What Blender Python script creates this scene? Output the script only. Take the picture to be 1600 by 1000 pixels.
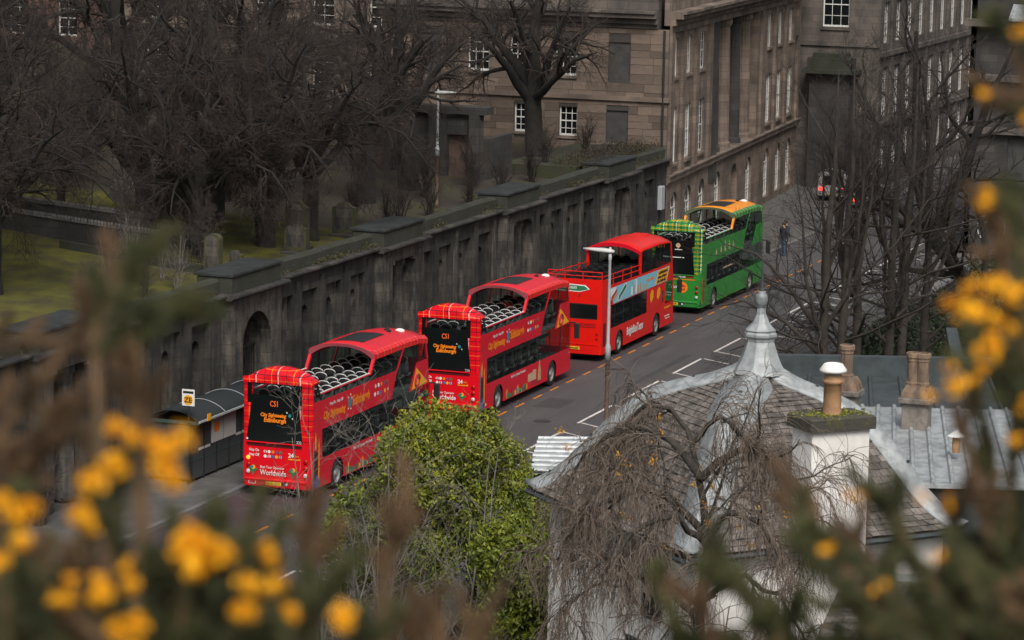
import bpy, bmesh, math, random
import numpy as np
from mathutils import Vector, Matrix
R = math.radians
scene = bpy.context.scene
for o in list(bpy.data.objects): bpy.data.objects.remove(o)
COL = scene.collection

# ------------------------------------------------------------------ camera
# world: X along the street (away), Y towards the cemetery wall, Z up; bus rear right corner = origin
CAM = np.array([-94.83, -41.07, 22.19]); YAW, PIT, ROLL = R(19.787), R(8.816), R(1.076)
cd = bpy.data.cameras.new('camera'); cam = bpy.data.objects.new('camera', cd); COL.objects.link(cam)
_f = Vector((math.cos(PIT)*math.cos(YAW), math.cos(PIT)*math.sin(YAW), -math.sin(PIT)))
_r = _f.cross(Vector((0, 0, 1))).normalized(); _u = _r.cross(_f)
_c, _s = math.cos(ROLL), math.sin(ROLL)
_rr = _c*_r + _s*_u; _uu = -_s*_r + _c*_u
cam.matrix_world = Matrix(((_rr.x, _uu.x, -_f.x, CAM[0]), (_rr.y, _uu.y, -_f.y, CAM[1]), (_rr.z, _uu.z, -_f.z, CAM[2]), (0, 0, 0, 1)))
cd.sensor_width = 36; cd.lens = 4960.8/1600*36
cd.clip_start = .2; cd.clip_end = 1500
cd.dof.use_dof = True; cd.dof.focus_distance = 112; cd.dof.aperture_fstop = 4.2; cd.dof.aperture_blades = 0
scene.camera = cam

# ------------------------------------------------------------------ sky, sun, exposure
w = bpy.data.worlds.new('World'); scene.world = w; w.use_nodes = True
nt = w.node_tree; nt.nodes.clear()
SUN_EL, SUN_AZ = 50, 208          # azimuth of the sun measured from +X towards +Y
sky = nt.nodes.new('ShaderNodeTexSky'); sky.sky_type = 'NISHITA'; sky.sun_disc = False
sky.sun_elevation = R(SUN_EL); sky.sun_rotation = R(90-SUN_AZ); sky.air_density = 1; sky.dust_density = 6; sky.ozone_density = 1
hs = nt.nodes.new('ShaderNodeHueSaturation'); hs.inputs['Saturation'].default_value = .35
bg = nt.nodes.new('ShaderNodeBackground'); bg.inputs['Strength'].default_value = .075
out = nt.nodes.new('ShaderNodeOutputWorld')
nt.links.new(sky.outputs[0], hs.inputs['Color']); nt.links.new(hs.outputs[0], bg.inputs['Color']); nt.links.new(bg.outputs[0], out.inputs[0])
sl = bpy.data.lights.new('sun', 'SUN'); sl.energy = 1.4; sl.angle = R(22); sl.color = (1, .96, .9)
so = bpy.data.objects.new('sun', sl); COL.objects.link(so)
sd = Vector((math.cos(R(SUN_EL))*math.cos(R(SUN_AZ)), math.cos(R(SUN_EL))*math.sin(R(SUN_AZ)), math.sin(R(SUN_EL))))
so.rotation_euler = sd.to_track_quat('Z', 'Y').to_euler(); so.location = (-40, -20, 60)
vs = scene.view_settings; vs.view_transform = 'Standard'; vs.look = 'None'; vs.exposure = 0.74; vs.gamma = 1; vs.use_curve_mapping = False
scene.render.engine = 'CYCLES'
scene.cycles.max_bounces = 6; scene.cycles.transparent_max_bounces = 16

# ------------------------------------------------------------------ materials
MATS = {}
def mat(name, col, rough=.6, metal=0, col2=None, scale=3, lo=.4, hi=.62, bump=0, bscale=25, rnd=0, spec=.5, coat=0, emit=None, estr=1, streak=None, detail=6, brick=None):
    if name in MATS: return MATS[name]
    m = bpy.data.materials.new(name); MATS[name] = m; m.use_nodes = True
    t = m.node_tree; N = t.nodes; L = t.links; b = N['Principled BSDF']
    b.inputs['Roughness'].default_value = rough; b.inputs['Metallic'].default_value = metal
    b.inputs['Specular IOR Level'].default_value = spec
    if coat: b.inputs['Coat Weight'].default_value = coat; b.inputs['Coat Roughness'].default_value = .12
    b.inputs['Base Color'].default_value = (*col, 1)
    tc = N.new('ShaderNodeTexCoord'); src = None
    if col2:
        nz = N.new('ShaderNodeTexNoise'); nz.inputs['Scale'].default_value = scale; nz.inputs['Detail'].default_value = detail; nz.inputs['Roughness'].default_value = .62
        vec = tc.outputs['Object']
        if streak:
            mp = N.new('ShaderNodeMapping'); mp.inputs['Scale'].default_value = streak; L.new(vec, mp.inputs['Vector']); vec = mp.outputs[0]
        L.new(vec, nz.inputs['Vector'])
        rp = N.new('ShaderNodeMapRange'); rp.inputs['From Min'].default_value = lo; rp.inputs['From Max'].default_value = hi
        L.new(nz.outputs['Fac'], rp.inputs['Value'])
        mx = N.new('ShaderNodeMix'); mx.data_type = 'RGBA'; mx.inputs['A'].default_value = (*col, 1); mx.inputs['B'].default_value = (*col2, 1)
        L.new(rp.outputs[0], mx.inputs['Factor']); src = mx.outputs['Result']
    if brick:
        sx_ = N.new('ShaderNodeSeparateXYZ'); L.new(tc.outputs['Object'], sx_.inputs[0]); ad = N.new('ShaderNodeMath'); L.new(sx_.outputs[0], ad.inputs[0]); L.new(sx_.outputs[1], ad.inputs[1])
        cb = N.new('ShaderNodeCombineXYZ'); L.new(ad.outputs[0], cb.inputs[0]); L.new(sx_.outputs[2], cb.inputs[1])
        bt = N.new('ShaderNodeTexBrick'); bt.inputs['Scale'].default_value = 1; bt.inputs['Brick Width'].default_value = brick[0]; bt.inputs['Row Height'].default_value = brick[1]; bt.inputs['Mortar Size'].default_value = .012
        v_ = brick[2]; bt.inputs['Color1'].default_value = (1-v_, 1-v_, 1-v_, 1); bt.inputs['Color2'].default_value = (1+v_*.5, 1+v_*.45, 1+v_*.4, 1); bt.inputs['Mortar'].default_value = (.55, .55, .55, 1); L.new(cb.outputs[0], bt.inputs['Vector'])
        mu = N.new('ShaderNodeMix'); mu.data_type = 'RGBA'; mu.blend_type = 'MULTIPLY'; mu.inputs['Factor'].default_value = 1; L.new(src, mu.inputs['A']); L.new(bt.outputs[0], mu.inputs['B']); src = mu.outputs['Result']
    if rnd:
        oi = N.new('ShaderNodeObjectInfo'); mr = N.new('ShaderNodeMapRange'); mr.inputs['To Min'].default_value = 1-rnd; mr.inputs['To Max'].default_value = 1+rnd
        L.new(oi.outputs['Random'], mr.inputs['Value'])
        hv = N.new('ShaderNodeHueSaturation'); L.new(mr.outputs[0], hv.inputs['Value'])
        if src: L.new(src, hv.inputs['Color'])
        else: hv.inputs['Color'].default_value = (*col, 1)
        src = hv.outputs[0]
    if src: L.new(src, b.inputs['Base Color'])
    if bump:
        n2 = N.new('ShaderNodeTexNoise'); n2.inputs['Scale'].default_value = bscale; n2.inputs['Detail'].default_value = 5
        L.new(tc.outputs['Object'], n2.inputs['Vector'])
        bp = N.new('ShaderNodeBump'); bp.inputs['Strength'].default_value = bump; bp.inputs['Distance'].default_value = .05
        L.new(n2.outputs['Fac'], bp.inputs['Height']); L.new(bp.outputs[0], b.inputs['Normal'])
    if emit: b.inputs['Emission Color'].default_value = (*emit, 1); b.inputs['Emission Strength'].default_value = estr
    return m
def glass(name, tint, opac):
    if name in MATS: return MATS[name]
    m = bpy.data.materials.new(name); MATS[name] = m; m.use_nodes = True
    t = m.node_tree; N = t.nodes; L = t.links; N.clear()
    o = N.new('ShaderNodeOutputMaterial'); tr = N.new('ShaderNodeBsdfTransparent'); tr.inputs[0].default_value = (*tint, 1)
    b = N.new('ShaderNodeBsdfPrincipled'); b.inputs['Base Color'].default_value = (.01, .012, .013, 1); b.inputs['Roughness'].default_value = .06
    mx = N.new('ShaderNodeMixShader'); mx.inputs[0].default_value = opac
    L.new(tr.outputs[0], mx.inputs[1]); L.new(b.outputs[0], mx.inputs[2]); L.new(mx.outputs[0], o.inputs[0]); return m
def tartan(name, base, bands, rough=.3):
    """woven check: bands = (axis, period, offset, width, colour) stripes printed on the vinyl"""
    m = bpy.data.materials.new(name); MATS[name] = m; m.use_nodes = True
    t = m.node_tree; N = t.nodes; L = t.links; b = N['Principled BSDF']; b.inputs['Roughness'].default_value = rough
    b.inputs['Specular IOR Level'].default_value = .3
    tc = N.new('ShaderNodeTexCoord'); sp = N.new('ShaderNodeSeparateXYZ'); L.new(tc.outputs['Object'], sp.inputs[0])
    cur = None
    for ax, per, off, wd, colr in bands:
        a = N.new('ShaderNodeMath'); a.operation = 'ADD'; a.inputs[1].default_value = 50*per-off; L.new(sp.outputs[ax], a.inputs[0])
        md = N.new('ShaderNodeMath'); md.operation = 'MODULO'; md.inputs[1].default_value = per; L.new(a.outputs[0], md.inputs[0])
        lt = N.new('ShaderNodeMath'); lt.operation = 'LESS_THAN'; lt.inputs[1].default_value = wd; L.new(md.outputs[0], lt.inputs[0])
        mx = N.new('ShaderNodeMix'); mx.data_type = 'RGBA'; mx.inputs['B'].default_value = (*colr, 1)
        if cur: L.new(cur, mx.inputs['A'])
        else: mx.inputs['A'].default_value = (*base, 1)
        L.new(lt.outputs[0], mx.inputs['Factor']); cur = mx.outputs['Result']
    L.new(cur, b.inputs['Base Color']); return m

RED = (.66, .004, .012); RED3 = (.68, .010, .005); GRN = (.025, .22, .03)
mat('bus_red', RED, .35, col2=(.5, .007, .014), scale=1.6, lo=.5, hi=.75, spec=.3, bump=.03, bscale=1.5)
mat('bus_magenta', (.56, .004, .02), .33, spec=.35, col2=(.42, .009, .02), scale=1.3, lo=.48, hi=.75, streak=(1, 1, 2.5), bump=.03, bscale=1.5)
mat('roof_red', (.60, .016, .028), .42, spec=.3, col2=(.53, .018, .03), scale=4)
mat('bus_scarlet', RED3, .33, spec=.3, col2=(.6, .01, .008), scale=1.5)
mat('bus_green', GRN, .35, spec=.3, col2=(.028, .18, .04), scale=1.5)
mat('roof_yellow', (.75, .27, .008), .4, col2=(.65, .2, .008), scale=4)
mat('rim_pink', (.30, .06, .075), .5); mat('rim_green', (.1, .13, .08), .5)
mat('dark_vent', (.09, .004, .006), .5); mat('dark_vent_green', (.2, .05, .01), .5)
mat('black_gloss', (.006, .008, .008), .12); mat('rubber', (.012, .012, .012), .75, bump=.3, bscale=40)
mat('black_plastic', (.015, .016, .016), .5); mat('underside', (.008, .008, .008), .9)
mat('rim_grey', (.42, .42, .41), .4, metal=.4, col2=(.2, .19, .18), scale=9)
mat('white_paint', (.7, .69, .67), .6); mat('yellow_print', (.8, .36, .01), .45); mat('orange_print', (.78, .2, .008), .45)
mat('teal_print', (.02, .2, .22), .45); mat('green_print', (.02, .17, .07), .45); mat('blue_print', (.05, .1, .4), .45); mat('cyan_print', (.22, .5, .62), .45)
mat('crimson_print', (.35, .01, .03), .45); mat('tan_print', (.45, .3, .15), .45); mat('sand_print', (.5, .34, .22), .45)
mat('led_orange', (.3, .05, .01), .5, emit=(1, .14, .02), estr=.32)
mat('lamp_red', (.35, .008, .008), .15); mat('lamp_lit', (.9, .3, .02), .3, emit=(1, .4, .05), estr=.7); mat('lamp_clear', (.5, .5, .5), .15)
mat('tail_lit', (.8, .02, .02), .3, emit=(1, .03, .02), estr=3.5)
mat('plate_yellow', (.75, .45, .02), .5)
mat('seat_grey', (.16, .152, .145), .8, col2=(.10, .097, .093), scale=8); mat('seat_black', (.012, .012, .013), .85, spec=.15)
mat('rail_silver', (.62, .62, .6), .45)
mat('deck_floor', (.12, .12, .12), .9)
glass('bus_glass', (.8, .86, .85), .2); glass('bus_glass_dark', (.84, .9, .89), .16); glass('clear_glass', (.9, .93, .93), .12)
glass('window_glass', (.25, .27, .28), .75)
mat('asphalt', (.074, .069, .07), .82, col2=(.05, .047, .049), scale=.5, streak=(.35, 1.6, 1), bump=.25, bscale=60, lo=.35, hi=.7)
mat('bay_surface', (.055, .03, .033), .85, col2=(.045, .036, .038), scale=.8, bump=.25, bscale=60)
mat('paving', (.10, .095, .09), .8, col2=(.065, .063, .06), scale=1.2, bump=.2, bscale=30)
mat('kerb_stone', (.16, .155, .15), .8, col2=(.1, .1, .1), scale=4)
mat('line_white', (.6, .56, .53), .75, col2=(.33, .31, .3), scale=5, lo=.5, hi=.72)
mat('line_orange', (.58, .2, .012), .7, col2=(.2, .085, .025), scale=4, lo=.46, hi=.68)
mat('soot_stone', (.06, .054, .047), .9, col2=(.019, .019, .019), scale=1.1, bump=.5, bscale=9, streak=(1.4, 1.4, .45), lo=.36, hi=.6, brick=(.85, .4, .35))
mat('soot_stone_worn', (.11, .096, .08), .9, col2=(.028, .028, .027), scale=1.6, bump=.5, bscale=9, streak=(2.0, 2.0, .55), lo=.36, hi=.6, brick=(.85, .4, .35))
mat('slab_stone', (.036, .04, .041), .85, spec=.25, col2=(.022, .025, .024), scale=1.5, bump=.2, bscale=12)
mat('parapet_stone', (.034, .035, .028), .9, col2=(.022, .026, .014), scale=1.2, bump=.5, bscale=8)
mat('pink_stone', (.2, .152, .12), .88, col2=(.085, .07, .058), scale=.9, bump=.3, bscale=12, streak=(1, 1, .5), lo=.4, hi=.66, brick=(1.1, .42, .28))
mat('gable_block', (.175, .128, .098), .9, col2=(.065, .053, .044), scale=.35, bump=.35, bscale=10, rnd=.33, lo=.3, hi=.65)
mat('gable_dark', (.05, .043, .038), .9); mat('blind_panel', (.05, .048, .045), .8, col2=(.034, .034, .034), scale=2)
mat('grey_stone', (.125, .105, .09), .9, col2=(.06, .054, .05), scale=.6, bump=.3, bscale=10, streak=(1, 1, .4), brick=(1.1, .42, .25))
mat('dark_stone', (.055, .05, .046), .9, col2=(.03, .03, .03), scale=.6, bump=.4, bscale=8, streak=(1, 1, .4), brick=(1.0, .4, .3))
mat('red_stone', (.17, .09, .07), .9, col2=(.09, .06, .05), scale=.5, bump=.3, bscale=8)
mat('sash_white', (.62, .61, .58), .5); mat('render_white', (.78, .76, .73), .85, col2=(.62, .6, .57), scale=1.3, bump=.1, bscale=30)
mat('slate', (.15, .13, .115), .7, col2=(.07, .062, .056), scale=3, bump=.3, bscale=30, rnd=.5)
mat('slate_joined', (.17, .147, .13), .7, col2=(.06, .053, .048), scale=4.5, lo=.42, hi=.58, bump=.3, bscale=30)
mat('lead', (.33, .352, .36), .55, metal=.1, col2=(.2, .215, .22), scale=3, bump=.25, bscale=8)
mat('lead_light', (.42, .44, .45), .5, metal=.15, col2=(.28, .3, .31), scale=3, bump=.15, bscale=10)
mat('lead_dark', (.05, .062, .066), .65, metal=.1, col2=(.03, .038, .04), scale=2)
mat('terracotta', (.42, .24, .12), .8, col2=(.3, .17, .09), scale=3, bump=.15); mat('pot_stone', (.22, .15, .10), .85, col2=(.09, .062, .045), scale=3, streak=(1, 1, .4), bump=.3, bscale=12)
mat('moss_stone', (.06, .058, .018), .9, col2=(.03, .03, .022), scale=2, bump=.4, bscale=8); mat('cope_mossy', (.05, .047, .038), .9, col2=(.09, .085, .02), scale=3, bump=.5, bscale=12, lo=.55, hi=.7)
mat('chimney_stone', (.21, .185, .16), .9, col2=(.1, .09, .08), scale=2, bump=.4, bscale=10)
mat('bark_dark', (.022, .019, .016), .95, col2=(.012, .011, .009), scale=3, bump=.6, bscale=14)
mat('twig_street', (.032, .026, .022), .95, col2=(.018, .015, .013), scale=1.2); mat('twig_dark', (.046, .032, .025), .95, col2=(.017, .013, .011), scale=.8, lo=.42, hi=.6); mat('bark_brown', (.05, .040, .033), .95, col2=(.028, .024, .02), scale=3, bump=.6, bscale=14); mat('twig_brown', (.075, .058, .05), .95)
mat('twig_weep', (.17, .13, .10), .9, col2=(.10, .078, .062), scale=6); mat('bark_weep', (.05, .042, .034), .95, col2=(.028, .025, .021), scale=5, bump=.6, bscale=15)
mat('twig_pale', (.2, .18, .155), .9, col2=(.12, .105, .09), scale=3); mat('lichen', (.55, .27, .01), .9)
mat('grass', (.09, .086, .004), .95, col2=(.036, .032, .010), scale=.9, bump=.5, bscale=20, lo=.35, hi=.65)
mat('scrub', (.035, .026, .02), .95, col2=(.04, .04, .012), scale=.5, bump=.6, bscale=8, lo=.45, hi=.65); mat('hill_grass', (.05, .05, .012), .95, col2=(.045, .034, .018), scale=.4, bump=.6, bscale=6)
mat('soil', (.032, .027, .022), .95, col2=(.03, .036, .012), scale=.6, bump=.6, bscale=5)
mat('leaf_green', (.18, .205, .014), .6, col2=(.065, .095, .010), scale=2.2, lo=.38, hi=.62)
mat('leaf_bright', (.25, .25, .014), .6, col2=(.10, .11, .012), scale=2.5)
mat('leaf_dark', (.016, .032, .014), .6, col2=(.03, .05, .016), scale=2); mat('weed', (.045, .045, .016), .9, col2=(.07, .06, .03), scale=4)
mat('gorse_green', (.075, .077, .024), .9, col2=(.04, .045, .017), scale=9); mat('gorse_brown', (.17, .10, .05), .95, col2=(.09, .058, .03), scale=9)
mat('gorse_flower', (.88, .47, .003), .8, col2=(.8, .34, .002), scale=30)
mat('steel_grey', (.36, .38, .39), .5, metal=.1); mat('post_brown', (.14, .095, .07), .7); mat('lamp_head', (.5, .5, .48), .5)
mat('iron', (.012, .014, .013), .6); mat('shelter_grey', (.022, .026, .028), .8, spec=.15); mat('shelter_glass', (.05, .055, .058), .25); mat('poster_white', (.42, .4, .39), .6); mat('green_trim', (.03, .07, .06), .5)
mat('car_grey', (.22, .22, .22), .3, metal=.3); mat('van_white', (.25, .245, .24), .4)
mat('skin', (.45, .28, .2), .6); mat('hair', (.03, .02, .015), .8); mat('jacket_red', (.5, .03, .03), .8); mat('jacket_dark', (.02, .022, .03), .85); mat('jeans', (.05, .075, .13), .85); mat('jacket_orange', (.8, .15, .02), .7)
mat('wood_brown', (.09, .07, .045), .85, col2=(.06, .046, .032), scale=4)
TR = [(1, .8, .42, .032, (.7, .42, .38)), (1, .8, .66, .022, (.8, .28, .01)), (1, .8, .12, .022, (.03, .01, .02)), (1, .8, .5, .02, (.04, .01, .02)),
      (2, .36, .14, .022, (.03, .01, .02)), (2, .36, .32, .014, (.75, .2, .02))]
tartan('tartan_red', RED, TR)
tartan('tartan_red_edge', RED, [(0, .62, .1, .02, (.72, .4, .36)), (0, .62, .14, .014, (.05, .01, .02)), (0, .62, .4, .02, (.8, .22, .02))])
TG = [(1, .62, .02, .03, (.55, .65, .5)), (1, .31, .2, .03, (.55, .24, .02)), (1, .31, .08, .05, (.01, .07, .05)),
      (2, .2, .02, .04, (.01, .07, .05)), (2, .2, .12, .02, (.6, .28, .02))]
tartan('tartan_green', (.045, .25, .03), TG)
tartan('tartan_green_edge', (.05, .22, .03), [(0, .5, .1, .05, (.5, .6, .4)), (0, .5, .35, .1, (.02, .09, .05))])

# ------------------------------------------------------------------ mesh helpers
class MB:
    def __init__(s): s.v = []; s.f = []
    def add(s, vs, fs):
        b = len(s.v); s.v += [tuple(map(float, q)) for q in vs]; s.f += [tuple(b+i for i in q) for q in fs]; return s
    def box(s, x0, x1, y0, y1, z0, z1):
        return s.add([(x0, y0, z0), (x1, y0, z0), (x1, y1, z0), (x0, y1, z0), (x0, y0, z1), (x1, y0, z1), (x1, y1, z1), (x0, y1, z1)],
                     [(3, 2, 1, 0), (4, 5, 6, 7), (0, 1, 5, 4), (1, 2, 6, 5), (2, 3, 7, 6), (3, 0, 4, 7)])
    def cbox(s, x0, x1, y0, y1, z0, z1, c=.02):
        """box with chamfered top and vertical edges"""
        a = [(x0+c, y0), (x1-c, y0), (x1, y0+c), (x1, y1-c), (x1-c, y1), (x0+c, y1), (x0, y1-c), (x0, y0+c)]
        mx, my = (x0+x1)/2, (y0+y1)/2
        b = [(mx+(x-mx)*(1-2*c/(x1-x0)), my+(y-my)*(1-2*c/(y1-y0))) for x, y in a]
        V = [(x, y, z0) for x, y in a]+[(x, y, z1-c) for x, y in a]+[(x, y, z1) for x, y in b]
        F = [tuple(range(7, -1, -1)), tuple(range(16, 24))]
        for k in (0, 8):
            F += [(k+i, k+(i+1) % 8, k+8+(i+1) % 8, k+8+i) for i in range(8)]
        return s.add(V, F)
    def poly(s, pts): return s.add(pts, [tuple(range(len(pts)))])
    def prism(s, pts, off):
        """extrude planar polygon pts by vector off"""
        n = len(pts); o = off
        V = list(pts)+[(p[0]+o[0], p[1]+o[1], p[2]+o[2]) for p in pts]
        return s.add(V, [tuple(range(n-1, -1, -1)), tuple(range(n, 2*n))]+[(i, (i+1) % n, n+(i+1) % n, n+i) for i in range(n)])
    def loft(s, rings, close=True, caps=True):
        n = len(rings[0]); V = [q for r in rings for q in r]; F = []
        for k in range(len(rings)-1):
            for i in range(n if close else n-1):
                j = (i+1) % n; F.append((k*n+i, k*n+j, (k+1)*n+j, (k+1)*n+i))
        if caps and close: F += [tuple(range(n-1, -1, -1)), tuple(range((len(rings)-1)*n, len(rings)*n))]
        return s.add(V, F)
    def lathe(s, prof, n=16, c=(0, 0, 0), axis='z', caps=True):
        rings = []
        for r, h in prof:
            ring = []
            for i in range(n):
                a = 2*math.pi*i/n; x, y = r*math.cos(a), r*math.sin(a)
                q = (x, y, h) if axis == 'z' else (x, h, y) if axis == 'y' else (h, x, y)
                ring.append((q[0]+c[0], q[1]+c[1], q[2]+c[2]))
            rings.append(ring)
        return s.loft(rings, caps=caps)
    def tube(s, pts, rad, n=6):
        P = np.array(pts, float)[None]; rr = np.array(rad if hasattr(rad, '__len__') else [rad]*len(pts), float)[None]
        V, F = tubes(P, rr, n); k = len(pts)
        s.add(V.tolist(), F.tolist()); b = len(s.v)-k*n
        s.f += [tuple(range(b+n-1, b-1, -1)), tuple(range(b+(k-1)*n, b+k*n))]; return s
    def quad(s, c, u, v): return s.add([c-u-v, c+u-v, c+u+v, c-u+v], [(0, 1, 2, 3)])
    def mesh(s, name, m=None, smooth=False):
        me = bpy.data.meshes.new(name); me.from_pydata(s.v, [], s.f); me.update()
        if m: me.materials.append(MATS[m])
        if smooth: me.polygons.foreach_set('use_smooth', [True]*len(me.polygons))
        return me
    def obj(s, name, m, parent=None, smooth=False):
        if not s.v: return None
        return link(name, s.mesh(name, m, smooth), parent)
def npmesh(name, V, F, m, smooth=False):
    me = bpy.data.meshes.new(name); V = np.asarray(V, np.float32); F = np.asarray(F, np.int32); k = F.shape[1]
    me.vertices.add(len(V)); me.vertices.foreach_set('co', V.ravel())
    me.loops.add(F.size); me.loops.foreach_set('vertex_index', F.ravel())
    me.polygons.add(len(F)); me.polygons.foreach_set('loop_start', np.arange(0, F.size, k, dtype=np.int32))
    me.update(calc_edges=True); me.validate()
    if smooth: me.polygons.foreach_set('use_smooth', np.ones(len(F), bool))
    me.materials.append(MATS[m]); return me
def link(name, me, parent=None, loc=None, rot=None):
    o = bpy.data.objects.new(name, me); COL.objects.link(o)
    if parent: o.parent = parent
    if loc is not None: o.location = loc
    if rot is not None: o.rotation_euler = rot
    return o
def tag(o, label=None, cat=None, group=None, kind=None):
    if label: o['label'] = label
    if cat: o['category'] = cat
    if group: o['group'] = group
    if kind: o['kind'] = kind
    return o
def thing(name, label, cat, loc=(0, 0, 0), rz=0, group=None):
    return tag(link(name, None, None, loc, (0, 0, rz)), label, cat, group)
def tubes(P, Rd, n):
    """P (N,K,3) centre lines, Rd (N,K) radii -> quads"""
    N, K, _ = P.shape; T = np.gradient(P, axis=1); T /= np.linalg.norm(T, axis=2, keepdims=True)+1e-9
    av = T.mean(1); ref = np.where(np.abs(av[:, 2:3]) > .8, np.array([[1., 0, 0]]), np.array([[0, 0, 1.]]))[:, None, :]
    U = np.cross(T, np.broadcast_to(ref, T.shape)); U /= np.linalg.norm(U, axis=2, keepdims=True)+1e-9; W = np.cross(T, U)
    a = np.arange(n)*2*np.pi/n
    V = P[:, :, None, :]+Rd[:, :, None, None]*(np.cos(a)[None, None, :, None]*U[:, :, None, :]+np.sin(a)[None, None, :, None]*W[:, :, None, :])
    idx = np.arange(N*K*n).reshape(N, K, n); A = idx[:, :-1]; B = idx[:, 1:]
    F = np.stack([A, np.roll(A, -1, 2), np.roll(B, -1, 2), B], -1).reshape(-1, 4)
    return V.reshape(-1, 3), F
_txt = {}
def text_mesh(s, size=1, bold=0, shear=0, m=None, sx=1, align='LEFT'):
    k = (s, size, bold, shear, m, sx, align)
    if k in _txt: return _txt[k]
    c = bpy.data.curves.new('lettering', 'FONT'); c.body = s; c.size = size; c.offset = bold; c.shear = shear; c.align_x = align; c.resolution_u = 2
    o = bpy.data.objects.new('lettering', c); COL.objects.link(o)
    bpy.context.view_layer.update()
    me = bpy.data.meshes.new_from_object(o.evaluated_get(bpy.context.evaluated_depsgraph_get()))
    bpy.data.objects.remove(o); bpy.data.curves.remove(c)
    if sx != 1:
        for v in me.vertices: v.co.x *= sx
    me.materials.clear(); me.materials.append(MATS[m]); _txt[k] = me; return me
ROT_REAR = Matrix(((0, 0, -1), (-1, 0, 0), (0, 1, 0))).to_euler()   # reads from behind, facing -X
ROT_SIDE = Matrix(((1, 0, 0), (0, 0, -1), (0, 1, 0))).to_euler()    # reads from -Y
def disc(y, z, r, x, n=14): return [(x, y+r*math.cos(2*math.pi*i/n), z+r*math.sin(2*math.pi*i/n)) for i in range(n)]

def wall_faces(u0, u1, v0, v1, ops, depth):
    """wall sheet in (u,v,n) with openings (a,b,c,d,arched) and reveals going back by depth"""
    us = sorted({u0, u1, *[x for o in ops for x in (o[0], o[1])]}); vs_ = sorted({v0, v1, *[x for o in ops for x in (o[2], o[3])]})
    mb = MB()
    for a, b in zip(us, us[1:]):
        for c, d in zip(vs_, vs_[1:]):
            mu, mv = (a+b)/2, (c+d)/2
            if any(o[0] < mu < o[1] and o[2] < mv < o[3] for o in ops): continue
            mb.add([(a, c, 0), (b, c, 0), (b, d, 0), (a, d, 0)], [(0, 1, 2, 3)])
    for o in ops:
        a, b, c, d = o[:4]; D = o[5] if len(o) > 5 else depth
        if len(o) > 4 and o[4]:
            r = (b-a)/2; m = (a+b)/2; zc = d-r; n = 10
            arc = [(m-r*math.cos(math.pi*i/n), zc+r*math.sin(math.pi*i/n)) for i in range(n+1)]
            for i in range(n):
                p, q = arc[i], arc[i+1]
                mb.add([(p[0], p[1], 0), (q[0], q[1], 0), (q[0], d, 0), (p[0], d, 0)], [(0, 1, 2, 3)])
                mb.add([(p[0], p[1], 0), (p[0], p[1], -D), (q[0], q[1], -D), (q[0], q[1], 0)], [(0, 1, 2, 3)])
            top = zc
        else:
            top = d; mb.add([(a, d, 0), (a, d, -D), (b, d, -D), (b, d, 0)], [(0, 1, 2, 3)])
        mb.add([(a, c, 0), (a, c, -D), (a, top, -D), (a, top, 0)], [(0, 1, 2, 3)])
        mb.add([(b, c, 0), (b, top, 0), (b, top, -D), (b, c, -D)], [(0, 1, 2, 3)])
        mb.add([(a, c, 0), (b, c, 0), (b, c, -D), (a, c, -D)], [(0, 1, 2, 3)])
    return mb
def frame_to(mb, o, U, Nn):
    """map (u,v,n) to world: o + u*U + v*Z + n*N"""
    o, U, Nn = np.array(o, float), np.array(U, float), np.array(Nn, float)
    mb.v = [tuple(o+u*U+np.array([0, 0, v])+n*Nn) for u, v, n in mb.v]; return mb
# a sash window: parts built once per size, then shared
_win = {}
def sash(parent, o, U, Nn, w, h, nx=3, ny=4, name='window', arched=False):
    k = (round(w, 2), round(h, 2), nx, ny, tuple(np.round(U, 3)), tuple(np.round(Nn, 3)), arched)
    if k not in _win:
        fr = MB(); t = .07
        fr.box(0, t, 0, h, 0, .06); fr.box(w-t, w, 0, h, 0, .06); fr.box(t, w-t, 0, t*1.6, 0, .06); fr.box(t, w-t, h-t, h, 0, .06)
        if ny > 1: fr.box(t, w-t, h/2-.03, h/2+.03, 0, .05)
        bars = MB()
        for i in range(1, nx): bars.box(w*i/nx-.016, w*i/nx+.016, t, h-t, .01, .04)
        for j in range(1, ny):
            if j*2 != ny: bars.box(t, w-t, h*j/ny-.016, h*j/ny+.016, .012, .038)
        gl = MB().box(.03, w-.03, .03, h-.03, -.02, .005)
        if arched:
            n = 10; ring = MB()
            for rr in (w/2, w/2-t): pass
            pts = [(w/2-math.cos(math.pi*i/n)*w/2, h+math.sin(math.pi*i/n)*w/2) for i in range(n+1)]
            pin = [(w/2-math.cos(math.pi*i/n)*(w/2-t), h+math.sin(math.pi*i/n)*(w/2-t)) for i in range(n+1)]
            for i in range(n): fr.prism([(*pts[i], 0), (*pts[i+1], 0), (*pin[i+1], 0), (*pin[i], 0)], (0, 0, .06))
            gl.prism([(*q, -.02) for q in pin], (0, 0, .025))
            bars.box(w/2-.016, w/2+.016, h, h+w/2-.05, .01, .04)
        z = (0, 0, 0)
        _win[k] = tuple(frame_to(x, z, U, Nn).mesh(n, m) for x, n, m in ((fr, 'frame', 'sash_white'), (bars, 'glazing_bars', 'sash_white'), (gl, 'pane', 'window_glass')))
    f, b, g = _win[k]
    p = link(name, f, parent, tuple(np.array(o, float)))
    if b.vertices: link('glazing_bars', b, p)
    link('pane', g, p); return p

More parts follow.
